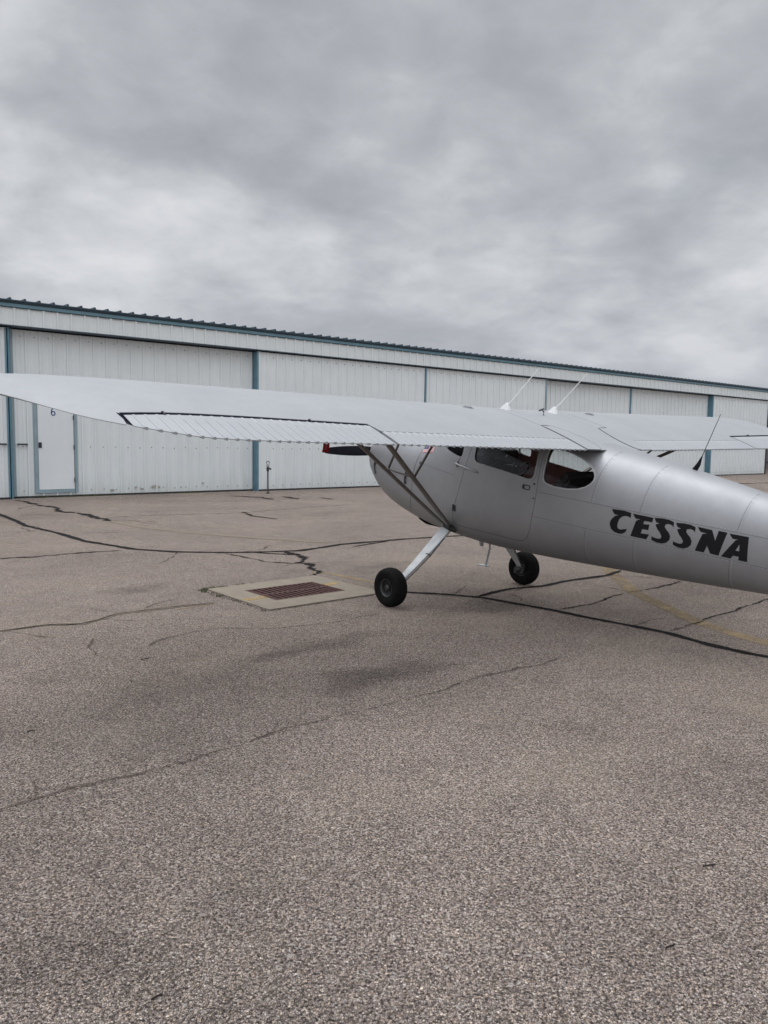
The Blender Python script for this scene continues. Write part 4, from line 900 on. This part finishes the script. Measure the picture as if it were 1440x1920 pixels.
for side in (1, -1):
    st = [(.486, .856)] + [(.486 + (2.47 - .486) * k / 8, .856) for k in range(1, 9)] + [(2.495, HU(2.495) - .026)] + [(2.495 + (4.135 - 2.495) * k / 14, HU(2.495 + (4.135 - 2.495) * k / 14) - .026) for k in range(1, 15)]
    st += [(4.155, 1.1)] + [(4.155 + (4.90 - 4.155) * (1 - (1 - k / 16) ** 1.6), 1.1) for k in range(1, 17)]
    bm = bmesh.new(); wingskin(bm, st, side, None); wg = obj('wing', bm, M_fabric, ap, 40)
    bm = bmesh.new(); ribbed(bm, .490, 2.472, .861, side); obj('flap', bm, M_ribbed, wg, 38)
    bm = bmesh.new(); ribbed(bm, 2.505, 4.125, HU, side); obj('aileron', bm, M_ribbed, wg, 38)
    # dark strips standing in for the shade inside the open hinge slots
    bm = bmesh.new()
    for (a, b, w0, w1, dn, n_) in ((2.50, 4.14, -.028, .002, .003, 14), (.489, 2.48, None, None, .004, 6)):
        prev = None
        for k in range(n_ + 1):
            s = a + (b - a) * k / n_; ua, ub = (.8545, .8615) if w0 is None else (HU(s) + w0, HU(s) + w1)
            q = [bm.verts.new(WP(s, ua, side, 1, -dn)), bm.verts.new(WP(s, ub, side, 1, -dn))]
            if prev: bm.faces.new((prev[0], prev[1], q[1], q[0]))
            prev = q
    v = [bm.verts.new(WP(s, u, side, 1, .0015)) for s, u in ((4.128, HU(4.13) - .005), (4.152, HU(4.16) - .024), (4.140, fTE(4.14) - .006), (4.128, fTE(4.128) - .004))]; bm.faces.new(v)
    obj('hinge_gap_shade', bm, M_gap, wg)
    # filler cap
    bm = bmesh.new(); p = WP(.875, .315, side, 1); p2 = WP(.875, .325, side, 1); d = (p2 - p).normalized(); nrm = d.cross(Vector((0, 1, 0))); nrm = nrm if nrm.z > 0 else -nrm
    tube(bm, [p - nrm * .01, p + nrm * .010], .038, 18); tube(bm, [p + nrm * .010, p + nrm * .013], .030, 18)
    tube(bm, [p - nrm * .01, p + nrm * .004], .050, 18, 0); obj('fuel_cap', bm, M_silver, wg, 40)
    # hinge brackets standing out of the aileron gap
    for s in (2.95, 3.90):
        bm = bmesh.new(); tube(bm, [WP(s, HU(s) - .026, side, 1, .002), WP(s, HU(s) - .016, side, 1, .007), WP(s, HU(s), side, 1, .003)], .006, 6)
        obj('aileron_hinge', bm, M_dark, wg)
    # wing struts, jury struts
    b0 = Vector((-.225, side * .455, .765)); fr = WP(2.22, .255, side, -1, -.005); re = WP(2.22, .64, side, -1, -.005)
    for nm, t, r_ in (('front_strut', fr, .030), ('rear_strut', re, .030)):
        bm = bmesh.new(); bb = b0 + Vector((.035 if nm[0] == 'f' else -.03, 0, .0)); tube(bm, [bb, bb.lerp(t, .06), bb.lerp(t, .94), t], [.012, r_, r_, .012], 14, flat=.42, ref=Vector((1, 0, 0))); obj('wing_strut', bm, M_strut, ap, 50)
    for t, tu, dy in ((fr, .255, -.04), (re, .64, .14)):
        bm = bmesh.new(); q = b0.lerp(t, .58); top = WP(abs(q.y) + dy, tu - .01, side, -1, -.003); tube(bm, [q, top], .010, 8); obj('jury_strut', bm, M_strut, ap, 50)
    bm = bmesh.new(); tube(bm, [b0.lerp(fr, .60), b0.lerp(re, .60)], .008, 8); obj('jury_strut', bm, M_strut, ap, 50)
    bm = bmesh.new()
    tube(bm, [b0 + Vector((.08, side * -.035, .035)), b0 + Vector((.02, side * .012, .01)), b0 + Vector((-.05, side * .015, -.01)), b0 + Vector((-.085, side * -.03, -.045))], [.012, .028, .03, .014], 10)
    tube(bm, [b0 + Vector((-.05, side * .05, .0)), b0 + Vector((-.045, side * -.05, -.0))], .022, 12); obj('strut_fitting', bm, M_dark, ap, 50)
    # spring steel gear leg with step tape
    rows = [(.30, .79, .165), (.40, .705, .155), (.50, .60, .140), (.60, .50, .126), (.70, .405, .11), (.78, .33, .095), (.85, .265, .078), (.90, .215, .070), (.93, .195, .06)]
    bm = bmesh.new(); prev = None
    for i, (y, z, w) in enumerate(rows):
        f0 = -.145 + .135 * (y - .30) / .6; a = rows[max(0, i - 1)]; b = rows[min(len(rows) - 1, i + 1)]
        t = Vector((0, b[0] - a[0], b[1] - a[1])).normalized(); nn = Vector((0, -t.z, t.y)) * .011
        c_ = Vector((f0, y, z)); q = []
        for sx, sn in ((-1, -1), (1, -1), (1, 1), (-1, 1)):
            p = c_ + Vector((sx * w / 2, 0, 0)) + nn * sn; q.append(bm.verts.new(Vector((p.x, p.y * side, p.z))))
        if prev:
            for k in range(4): bm.faces.new((prev[k], prev[(k + 1) % 4], q[(k + 1) % 4], q[k]))
        else: bm.faces.new(q)
        prev = q
    bm.faces.new(prev); fixn(bm); bmesh.ops.bevel(bm, geom=[e for e in bm.edges if abs((e.verts[0].co - e.verts[1].co).normalized().x) < .5], offset=.004, segments=2, affect='EDGES')
    lg = obj('landing_gear_leg', bm, M_leg, ap, 40)
    bm = bmesh.new(); tube(bm, [(-.183, side * .46, .640), (-.150, side * .60, .485), (-.108, side * .75, .345), (-.055, side * .88, .22)], .006, 6); tube(bm, [(-.158, side * .61, .472), (-.148, side * .63, .50), (-.12, side * .64, .50)], .005, 6)
    obj('brake_line', bm, M_dark, lg)
    # wheel
    cen = Vector((0, side * .98, .19)); wr = empty('wheel', (0, 0, 0)); wr.parent = ap; wr.location = cen
    prof = [(.078, -.052), (.088, -.060), (.10, -.066), (.125, -.074), (.15, -.074), (.168, -.066), (.179, -.052), (.1855, -.030), (.1865, -.028), (.1845, -.024), (.1865, -.020), (.1885, -.010), (.1855, -.004), (.1855, .004), (.1885, .010), (.1865, .020), (.1845, .024), (.1865, .028), (.1855, .030), (.179, .052), (.168, .066), (.15, .074), (.125, .074), (.10, .066), (.088, .060), (.078, .052)]
    bm = bmesh.new(); lathe(bm, prof, (0, 0, 0), 'y', 72); fixn(bm); tyre = obj('tyre', bm, M_rub, wr, 60)
    bm = bmesh.new(); lathe(bm, [(.074, -.050), (.080, -.057), (.086, -.059), (.084, -.050), (.078, -.040), (.078, .040), (.084, .050), (.086, .059), (.080, .057), (.074, .050), (.070, .02)], (0, 0, 0), 'y', 48); fixn(bm); obj('rim', bm, M_rim, wr, 50)
    bm = bmesh.new(); lathe(bm, [(.001, side * .020), (.073, side * .026), (.073, side * -.03), (.001, side * -.02)], (0, 0, 0), 'y', 40)
    for k in range(6):
        a = k * pi / 3; lathe(bm, [(.001, side * .036), (.006, side * .036), (.007, side * .024)], (.045 * cos(a), 0, .045 * sin(a)), 'y', 8)
    fixn(bm); obj('wheel_disc', bm, M_rimb, wr, 50)
    bm = bmesh.new(); lathe(bm, [(.001, side * .052), (.014, side * .052), (.016, side * .048), (.020, side * .046), (.027, side * .044), (.029, side * .025)], (0, 0, 0), 'y', 28); fixn(bm); obj('hub_cap', bm, M_rim, wr, 50)
    bm = bmesh.new(); lathe(bm, [(.03, -side * .066), (.062, -side * .066), (.062, -side * .060), (.03, -side * .060), (.03, -side * .066)], (0, 0, 0), 'y', 36)
    box(bm, -.075, -.03, *(sorted((-side * .095, -side * .05))), -.02, .05); box(bm, .03, .07, *(sorted((-side * .09, -side * .05))), -.055, .005)
    for k in range(4): lathe(bm, [(.001, -side * .1), (.009, -side * .1), (.009, -side * .06)], (-.052 + .03 * (k % 2), 0, .0 + .03 * (k // 2)), 'y', 8)
    tube(bm, [(0, -side * .05, 0), (0, -side * .10, .01)], .03, 14); fixn(bm); obj('brake_caliper', bm, M_rim, wr, 50)

# cabin top between the wings
def centre(bm, yy, u0, u1):
    rings = []
    for y in yy:
        us = ulist(u0, u1); up_ = [WP(abs(y), u, 1, 1) for u in us[::-1]]; lo = [WP(abs(y), u, 1, -1) for u in us[1:]]
        for p in up_ + lo: p.y = y
        rings.append([bm.verts.new(p) for p in up_ + lo])
    m = len(rings[0])
    for a, b in zip(rings[:-1], rings[1:]):
        for j in range(m): bm.faces.new((a[j], a[(j + 1) % m], b[(j + 1) % m], b[j]))
    bm.faces.new(rings[0]); bm.faces.new(rings[-1]); fixn(bm)
bm = bmesh.new(); centre(bm, [-.478, -.3, -.15, 0, .15, .3, .478], 0, .995); ct = obj('cabin_top', bm, M_fabric, ap, 40)
# root fairing plates with dark edges
for side in (1, -1):
    FR = [(.474, .650), (.40, .651), (.335, .660), (.295, .71), (.266, .76), (.245, .81), (.232, .868), (.238, .93), (.262, .975), (.30, 1.0), (.476, 1.0)]
    bm = bmesh.new(); top = [bm.verts.new(WP(s, u, side, 1, .004)) for s, u in FR]; bot = [bm.verts.new(WP(s, u, side, 1, -.002)) for s, u in FR]
    # fill in spanwise strips so that the plate follows the curved surface
    bm.free(); bm = bmesh.new()
    left = [(.335, .660), (.295, .71), (.266, .76), (.245, .81), (.232, .868), (.238, .93), (.262, .975), (.30, .998)]
    prev = None
    for s_, u in left:
        row = [bm.verts.new(WP(s_ + (.475 - s_) * k / 6, u, side, 1, .0045)) for k in range(7)]
        if prev:
            for k in range(6): bm.faces.new((prev[k], prev[k + 1], row[k + 1], row[k]))
        prev = row
    fixn(bm); obj('root_fairing', bm, M_fabric, ct, 60)
    bm = bmesh.new(); tube(bm, [WP(s_, u, side, 1, .003) for s_, u in [(.472, .651), (.40, .652)] + left], .0028, 6); obj('panel_seam', bm, M_line, ct)

# ---- roof antennas
for (base, tip) in (((-.775, .30), (-1.155, .30, 2.232)), ((-.845, -.30), (-1.225, -.30, 2.215))):
    u = 1 - (base[0] + 1.82 + .1) / (CH * cos(AL)); p = WP(.3, u, 1, 1); p = Vector((base[0], base[1], 0)); 
    # surface height at this station
    best = min((abs(WP(.3, k / 400, 1, 1).x - base[0]), k) for k in range(20, 380)); zz0 = WP(.3, best[1] / 400, 1, 1).z
    p0 = Vector((base[0], base[1], zz0 - .003)); t = Vector(tip)
    bm = bmesh.new(); tube(bm, [p0 + Vector((.0, 0, .01)), p0.lerp(t, .25), p0.lerp(t, .7), t], [.008, .006, .0045, .003], 10)
    an = obj('whip_antenna', bm, M_wht, ap, 50)
    bm = bmesh.new(); a_ = [bm.verts.new(p0 + Vector(v)) for v in ((.055, .02, .004), (.055, -.02, .004), (-.055, -.02, -.014), (-.055, .02, -.014))]
    b_ = [bm.verts.new(p0 + Vector(v)) for v in ((-.025, .009, .062), (-.025, -.009, .062), (-.045, -.009, .055), (-.045, .009, .055))]
    for k in range(4): bm.faces.new((a_[k], a_[(k + 1) % 4], b_[(k + 1) % 4], b_[k]))
    bm.faces.new(b_); bm.faces.new(a_); fixn(bm); obj('antenna_base', bm, M_wht, an)
bm = bmesh.new(); p = WP(0, .40, 1, 1); tube(bm, [p, p + Vector((0, 0, .035)), p + Vector((.03, .0, .055))], .007, 8); tube(bm, [p + Vector((.055, 0, .045)), p + Vector((0, 0, .06))], .008, 8); obj('temperature_probe', bm, M_brass, ap)
p0 = B(-2.155, 0, sec(-2.155)[1] - .006); tipp = Vector((-2.655, 0, 1.815))
bm = bmesh.new(); tube(bm, [p0.lerp(tipp, .15), tipp], [.0035, .0022], 6); an = obj('whip_antenna', bm, M_black, ap)
bm = bmesh.new(); tube(bm, [p0 + Vector((.02, 0, -.01)), p0.lerp(tipp, .12), p0.lerp(tipp, .27)], [.024, .017, .004], 10, flat=.35, ref=Vector((1, 0, 0))); obj('antenna_base', bm, M_black, an, 50)

# ---- propeller
HB = Vector((1.545, 0, 1.185))
pr = empty('propeller', B(*HB)); pr.parent = ap; pr.rotation_euler = (0, -TH, 0)
for side in (1, -1):
    bm = bmesh.new(); prev = None
    for k in range(19):
        t = k / 18; r_ = .05 + .80 * t
        ch = .075 + .045 * sin(pi * min(1, t * 1.15) ** .8) if t < .9 else .082 - .25 * (t - .9) * 1.6
        ch = [.06, .072, .085, .096, .104, .109, .112, .113, .113, .112, .110, .107, .103, .098, .092, .085, .077, .067, .052][k]
        th = .030 * (1 - t) + .005; pa = radians(34 - 20 * t)
        q = []
        for j in range(12):
            a = 2 * pi * j / 12; cx, cz = th / 2 * cos(a) * (1.0 if cos(a) > 0 else .4), ch / 2 * sin(a)
            q.append(bm.verts.new((cx * cos(pa) + cz * sin(pa) * side, side * r_, -cx * sin(pa) * side + cz * cos(pa))))
        if prev:
            for j in range(12): bm.faces.new((prev[j], prev[(j + 1) % 12], q[(j + 1) % 12], q[j]))
        else: bm.faces.new(q)
        prev = q
    bm.faces.new(prev); fixn(bm); obj('blade', bm, M_black, pr, 60)
bm = bmesh.new(); lathe(bm, [(.13, -.035), (.13, .03), (.115, .09), (.085, .15), (.045, .19), (.001, .205)], (0, 0, 0), 'x', 36); fixn(bm); obj('spinner', bm, M_silver, pr, 40)
for s in (1, -1):
    bm = bmesh.new(); prism(bm, [(s * (.15 + .085 * cos(a)), .02 + .06 * sin(a)) for a in [2 * pi * k / 20 for k in range(20)]], 1.40, 1.512, lambda x, y, z: B(y, x, 1.18 + z)); obj('air_intake', bm, M_black, cowl)
# exhaust stub and lower cowl outlet
bm = bmesh.new(); e0 = B(1.02, -.06, .76); e1 = e0 + Vector((-.03, 0, -.16)); tube(bm, [e0, e1], .028, 14); obj('exhaust_pipe', bm, M_dark, cowl, 50)
bm = bmesh.new(); tube(bm, [B(.66, 0, .70), B(.60, 0, .672), B(.48, 0, .662), B(.36, 0, .668), B(.28, 0, .69)], [.02, .042, .046, .04, .02], 16, flat=5.2, ref=Vector((0, 0, 1))); obj('cowl_outlet', bm, M_black, cowl, 60)
# belly items: drain mast, boarding step, small plate
bm = bmesh.new(); q = Vector((-.085, -.18, .50)); prism(bm, [(-.04, .07), (.035, .07), (.012, -.03), (-.018, -.035)], -.010, .010, lambda x, y, z: q + Vector((x, y, z + .04))); obj('fuel_drain_mast', bm, M_silver, ap)
bm = bmesh.new(); tube(bm, [(.02, -.42, .62), (.055, -.47, .45), (.135, -.50, .25)], .012, 10); box(bm, .10, .235, -.53, -.47, .235, .247); obj('boarding_step', bm, M_leg, ap, 50)
bm = bmesh.new(); tube(bm, [B(-1.0, -.1, .79), B(-1.0, -.1, .755)], .03, 12); obj('belly_vent', bm, M_dark, ap, 50)

# ---- tail
def slab(bm, pts, half, fn):
    """closed tapered surface: outline pts (a,b), thickest along the middle"""
    k = len(pts); cx = sum(p[0] for p in pts) / k; cz = sum(p[1] for p in pts) / k
    for sgn in (1, -1):
        rim = [bm.verts.new(fn(p[0], sgn * .004, p[1])) for p in pts]; inn = [bm.verts.new(fn(cx + (p[0] - cx) * .72, sgn * half, cz + (p[1] - cz) * .72)) for p in pts]
        for i in range(k): bm.faces.new((rim[i], rim[(i + 1) % k], inn[(i + 1) % k], inn[i]))
        bm.faces.new(inn)
        if sgn == 1: r1 = rim
        else:
            for i in range(k): bm.faces.new((r1[i], r1[(i + 1) % k], rim[(i + 1) % k], rim[i]))
    fixn(bm)
bm = bmesh.new(); slab(bm, [(-3.55, 1.70), (-3.85, 1.82), (-4.10, 2.15), (-4.32, 2.42), (-4.45, 2.50), (-4.62, 2.52), (-4.62, 1.55), (-4.4, 1.55)], .035, lambda x, y, z: B(x, y, z)); obj('tail_fin', bm, M_silver, ap, 40)
bm = bmesh.new(); slab(bm, [(-4.64, 2.52), (-4.80, 2.46), (-4.92, 2.25), (-5.0, 1.95), (-5.0, 1.6), (-4.9, 1.42), (-4.72, 1.40), (-4.64, 1.5)], .022, lambda x, y, z: B(x, y, z)); obj('rudder', bm, M_ribbed, ap, 40)
for s in (1, -1):
    bm = bmesh.new(); slab(bm, [(-3.95, .08), (-4.02, .6), (-4.15, 1.2), (-4.25, 1.42), (-4.42, 1.45), (-4.42, .05)], .028, lambda x, y, z: B(x, s * z, 1.60 + y)); obj('tailplane', bm, M_silver, ap, 40)
    bm = bmesh.new(); slab(bm, [(-4.44, .12), (-4.44, 1.45), (-4.60, 1.38), (-4.74, 1.1), (-4.78, .6), (-4.70, .16)], .016, lambda x, y, z: B(x, s * z, 1.60 + y)); obj('elevator', bm, M_ribbed, ap, 40)
tw = B(-4.60, 0, 1.38); fx = tw.x - .12
bm = bmesh.new(); tube(bm, [tw, Vector((fx + .05, 0, .24)), Vector((fx - .03, 0, .18)), Vector((fx - .03, 0, .09))], [.022, .018, .02, .018], 10); obj('tail_spring', bm, M_dark, ap, 50)
bm = bmesh.new(); lathe(bm, [(.02, -.025), (.07, -.03), (.088, -.018), (.09, 0), (.088, .018), (.07, .03), (.02, .025)], (fx - .03, 0, .09), 'y', 32); fixn(bm); obj('tail_wheel', bm, M_rub, ap, 50)

# ---- cabin interior
bm = bmesh.new(); prism(bm, [(.06, 1.545), (-.02, 1.54), (-.05, 1.30), (.10, 1.25), (.16, 1.5)], -.44, .44, lambda x, y, z: B(x, y, z)); ip = obj('instrument_panel', bm, M_panel, ap)
bm = bmesh.new()
bm.free()
for y, z in ((.30, 1.47), (.20, 1.47), (.25, 1.38), (-.1, 1.46), (-.25, 1.46), (-.18, 1.37), (.05, 1.46)):
    bm = bmesh.new(); tube(bm, [B(-.045, y, z), B(-.060, y, z)], .036, 16); obj('gauge', bm, M_rim, ip)
bm = bmesh.new(); box(bm, -.12, .05, -.05, .18, 1.50, 1.60, 0, Matrix.Rotation(-TH, 4, 'Y')); obj('glare_shield_radio', bm, M_panel, ip)
for y in (.22, -.22):
    bm = bmesh.new(); tube(bm, [B(-.04, y, 1.40), B(-.25, y, 1.42)], .011, 8)
    pts = [B(-.25 - .02 * abs(cos(a)), y + .115 * cos(a), 1.42 + .085 * sin(a)) for a in [radians(-215 + 250 * k / 16) for k in range(17)]]
    tube(bm, pts, .011, 8); tube(bm, [pts[0], B(-.25, y, 1.42), pts[-1]], .010, 8); obj('control_yoke', bm, M_panel, ap, 50)
for y in (.24, -.24):
    bm = bmesh.new(); fn = lambda x, yy, z: B(x, yy, z)
    prism(bm, [(-.50, 1.00), (-.98, .98), (-1.02, 1.08), (-.52, 1.12)], y - .21, y + .21, fn)
    prism(bm, [(-.93, 1.10), (-1.02, 1.06), (-1.34, 1.57), (-1.335, 1.615), (-1.30, 1.64), (-1.25, 1.62), (-1.22, 1.56)], y - .205, y + .205, fn)
    bmesh.ops.bevel(bm, geom=bm.edges[:], offset=.028, segments=3, affect='EDGES', clamp_overlap=True); obj('seat', bm, M_seat, ap, 60)
bm = bmesh.new(); box(bm, -1.66, -1.64, -.30, .30, 1.08, 1.68, 0, Matrix.Rotation(-TH, 4, 'Y')); obj('baggage_bulkhead', bm, M_lining, ap)
for s in (1, -1):
    bm = bmesh.new(); tube(bm, [B(-1.06, s * .445, 1.10), B(-1.055, s * .44, 1.45), B(-1.04, s * .40, 1.78)], .022, 8); obj('door_pillar', bm, M_tan, ap, 50)
for s in (1, -1):
    bm = bmesh.new(); tube(bm, [B(-.08, s * .40, 1.52), B(-.02, s * .36, 1.80)], .010, 8); obj('windscreen_brace', bm, M_wht, ap, 50)

# ---- pitot tube and its red warning tag (a thing of its own)
pt = WP(2.035, .06, 1, -1)
bm = bmesh.new(); tube(bm, [pt + Vector((-.08, 0, .0)), pt + Vector((-.08, 0, -.10)), pt + Vector((.10, 0, -.105))], .010, 8); obj('pitot_tube', bm, M_strut, ap, 50)
mw = Matrix.Translation((0.8235, 7.8746, 0)) @ Matrix.Rotation(radians(130.0), 4, 'Z')
top = mw @ (pt + Vector((.0, 0, -.118)))
tg = empty('warning_tag', top, radians(30)); tag(tg, 'red cloth warning tag hanging below the near wing', 'warning tag')
bm = bmesh.new(); prev = None
for k in range(14):
    t = k / 13; z = -.215 * t; w = .028 + .0 * t; yb = .012 * sin(t * 5)
    q = [bm.verts.new((x + -.052 * t, yb + e, z)) for x in (-w, w) for e in (0, .002)]
    if prev:
        for a, b in ((0, 2), (2, 3), (3, 1), (1, 0)): bm.faces.new((prev[a], prev[b], q[b], q[a]))
    else: bm.faces.new((q[0], q[1], q[3], q[2]))
    prev = q
bm.faces.new((prev[0], prev[2], prev[3], prev[1])); fixn(bm); obj('cloth_strip', bm, M_red, tg, 60)
bm = bmesh.new(); r = random.Random(4)
for k in range(16):
    t = .12 + .05 * k
    if t > .93: break
    z = -.215 * t; x = -.052 * t; yb = .012 * sin(t * 5)
    for e in ((-.008, .008),): box(bm, x - .010 + r.uniform(-.003, .002), x + .010, yb - .0016, yb - .0004, z - .0016, z + .0016)
    if k % 2: box(bm, x - .012, x - .008, yb - .0016, yb - .0004, z - .005, z + .004)
obj('tag_print', bm, simple('faded_tag_print', (.55, .22, .24), .8), tg)
bm = bmesh.new(); tube(bm, [(0, 0, 0), (.004, 0, .03)], .004, 6); obj('tag_cord', bm, M_red, tg)
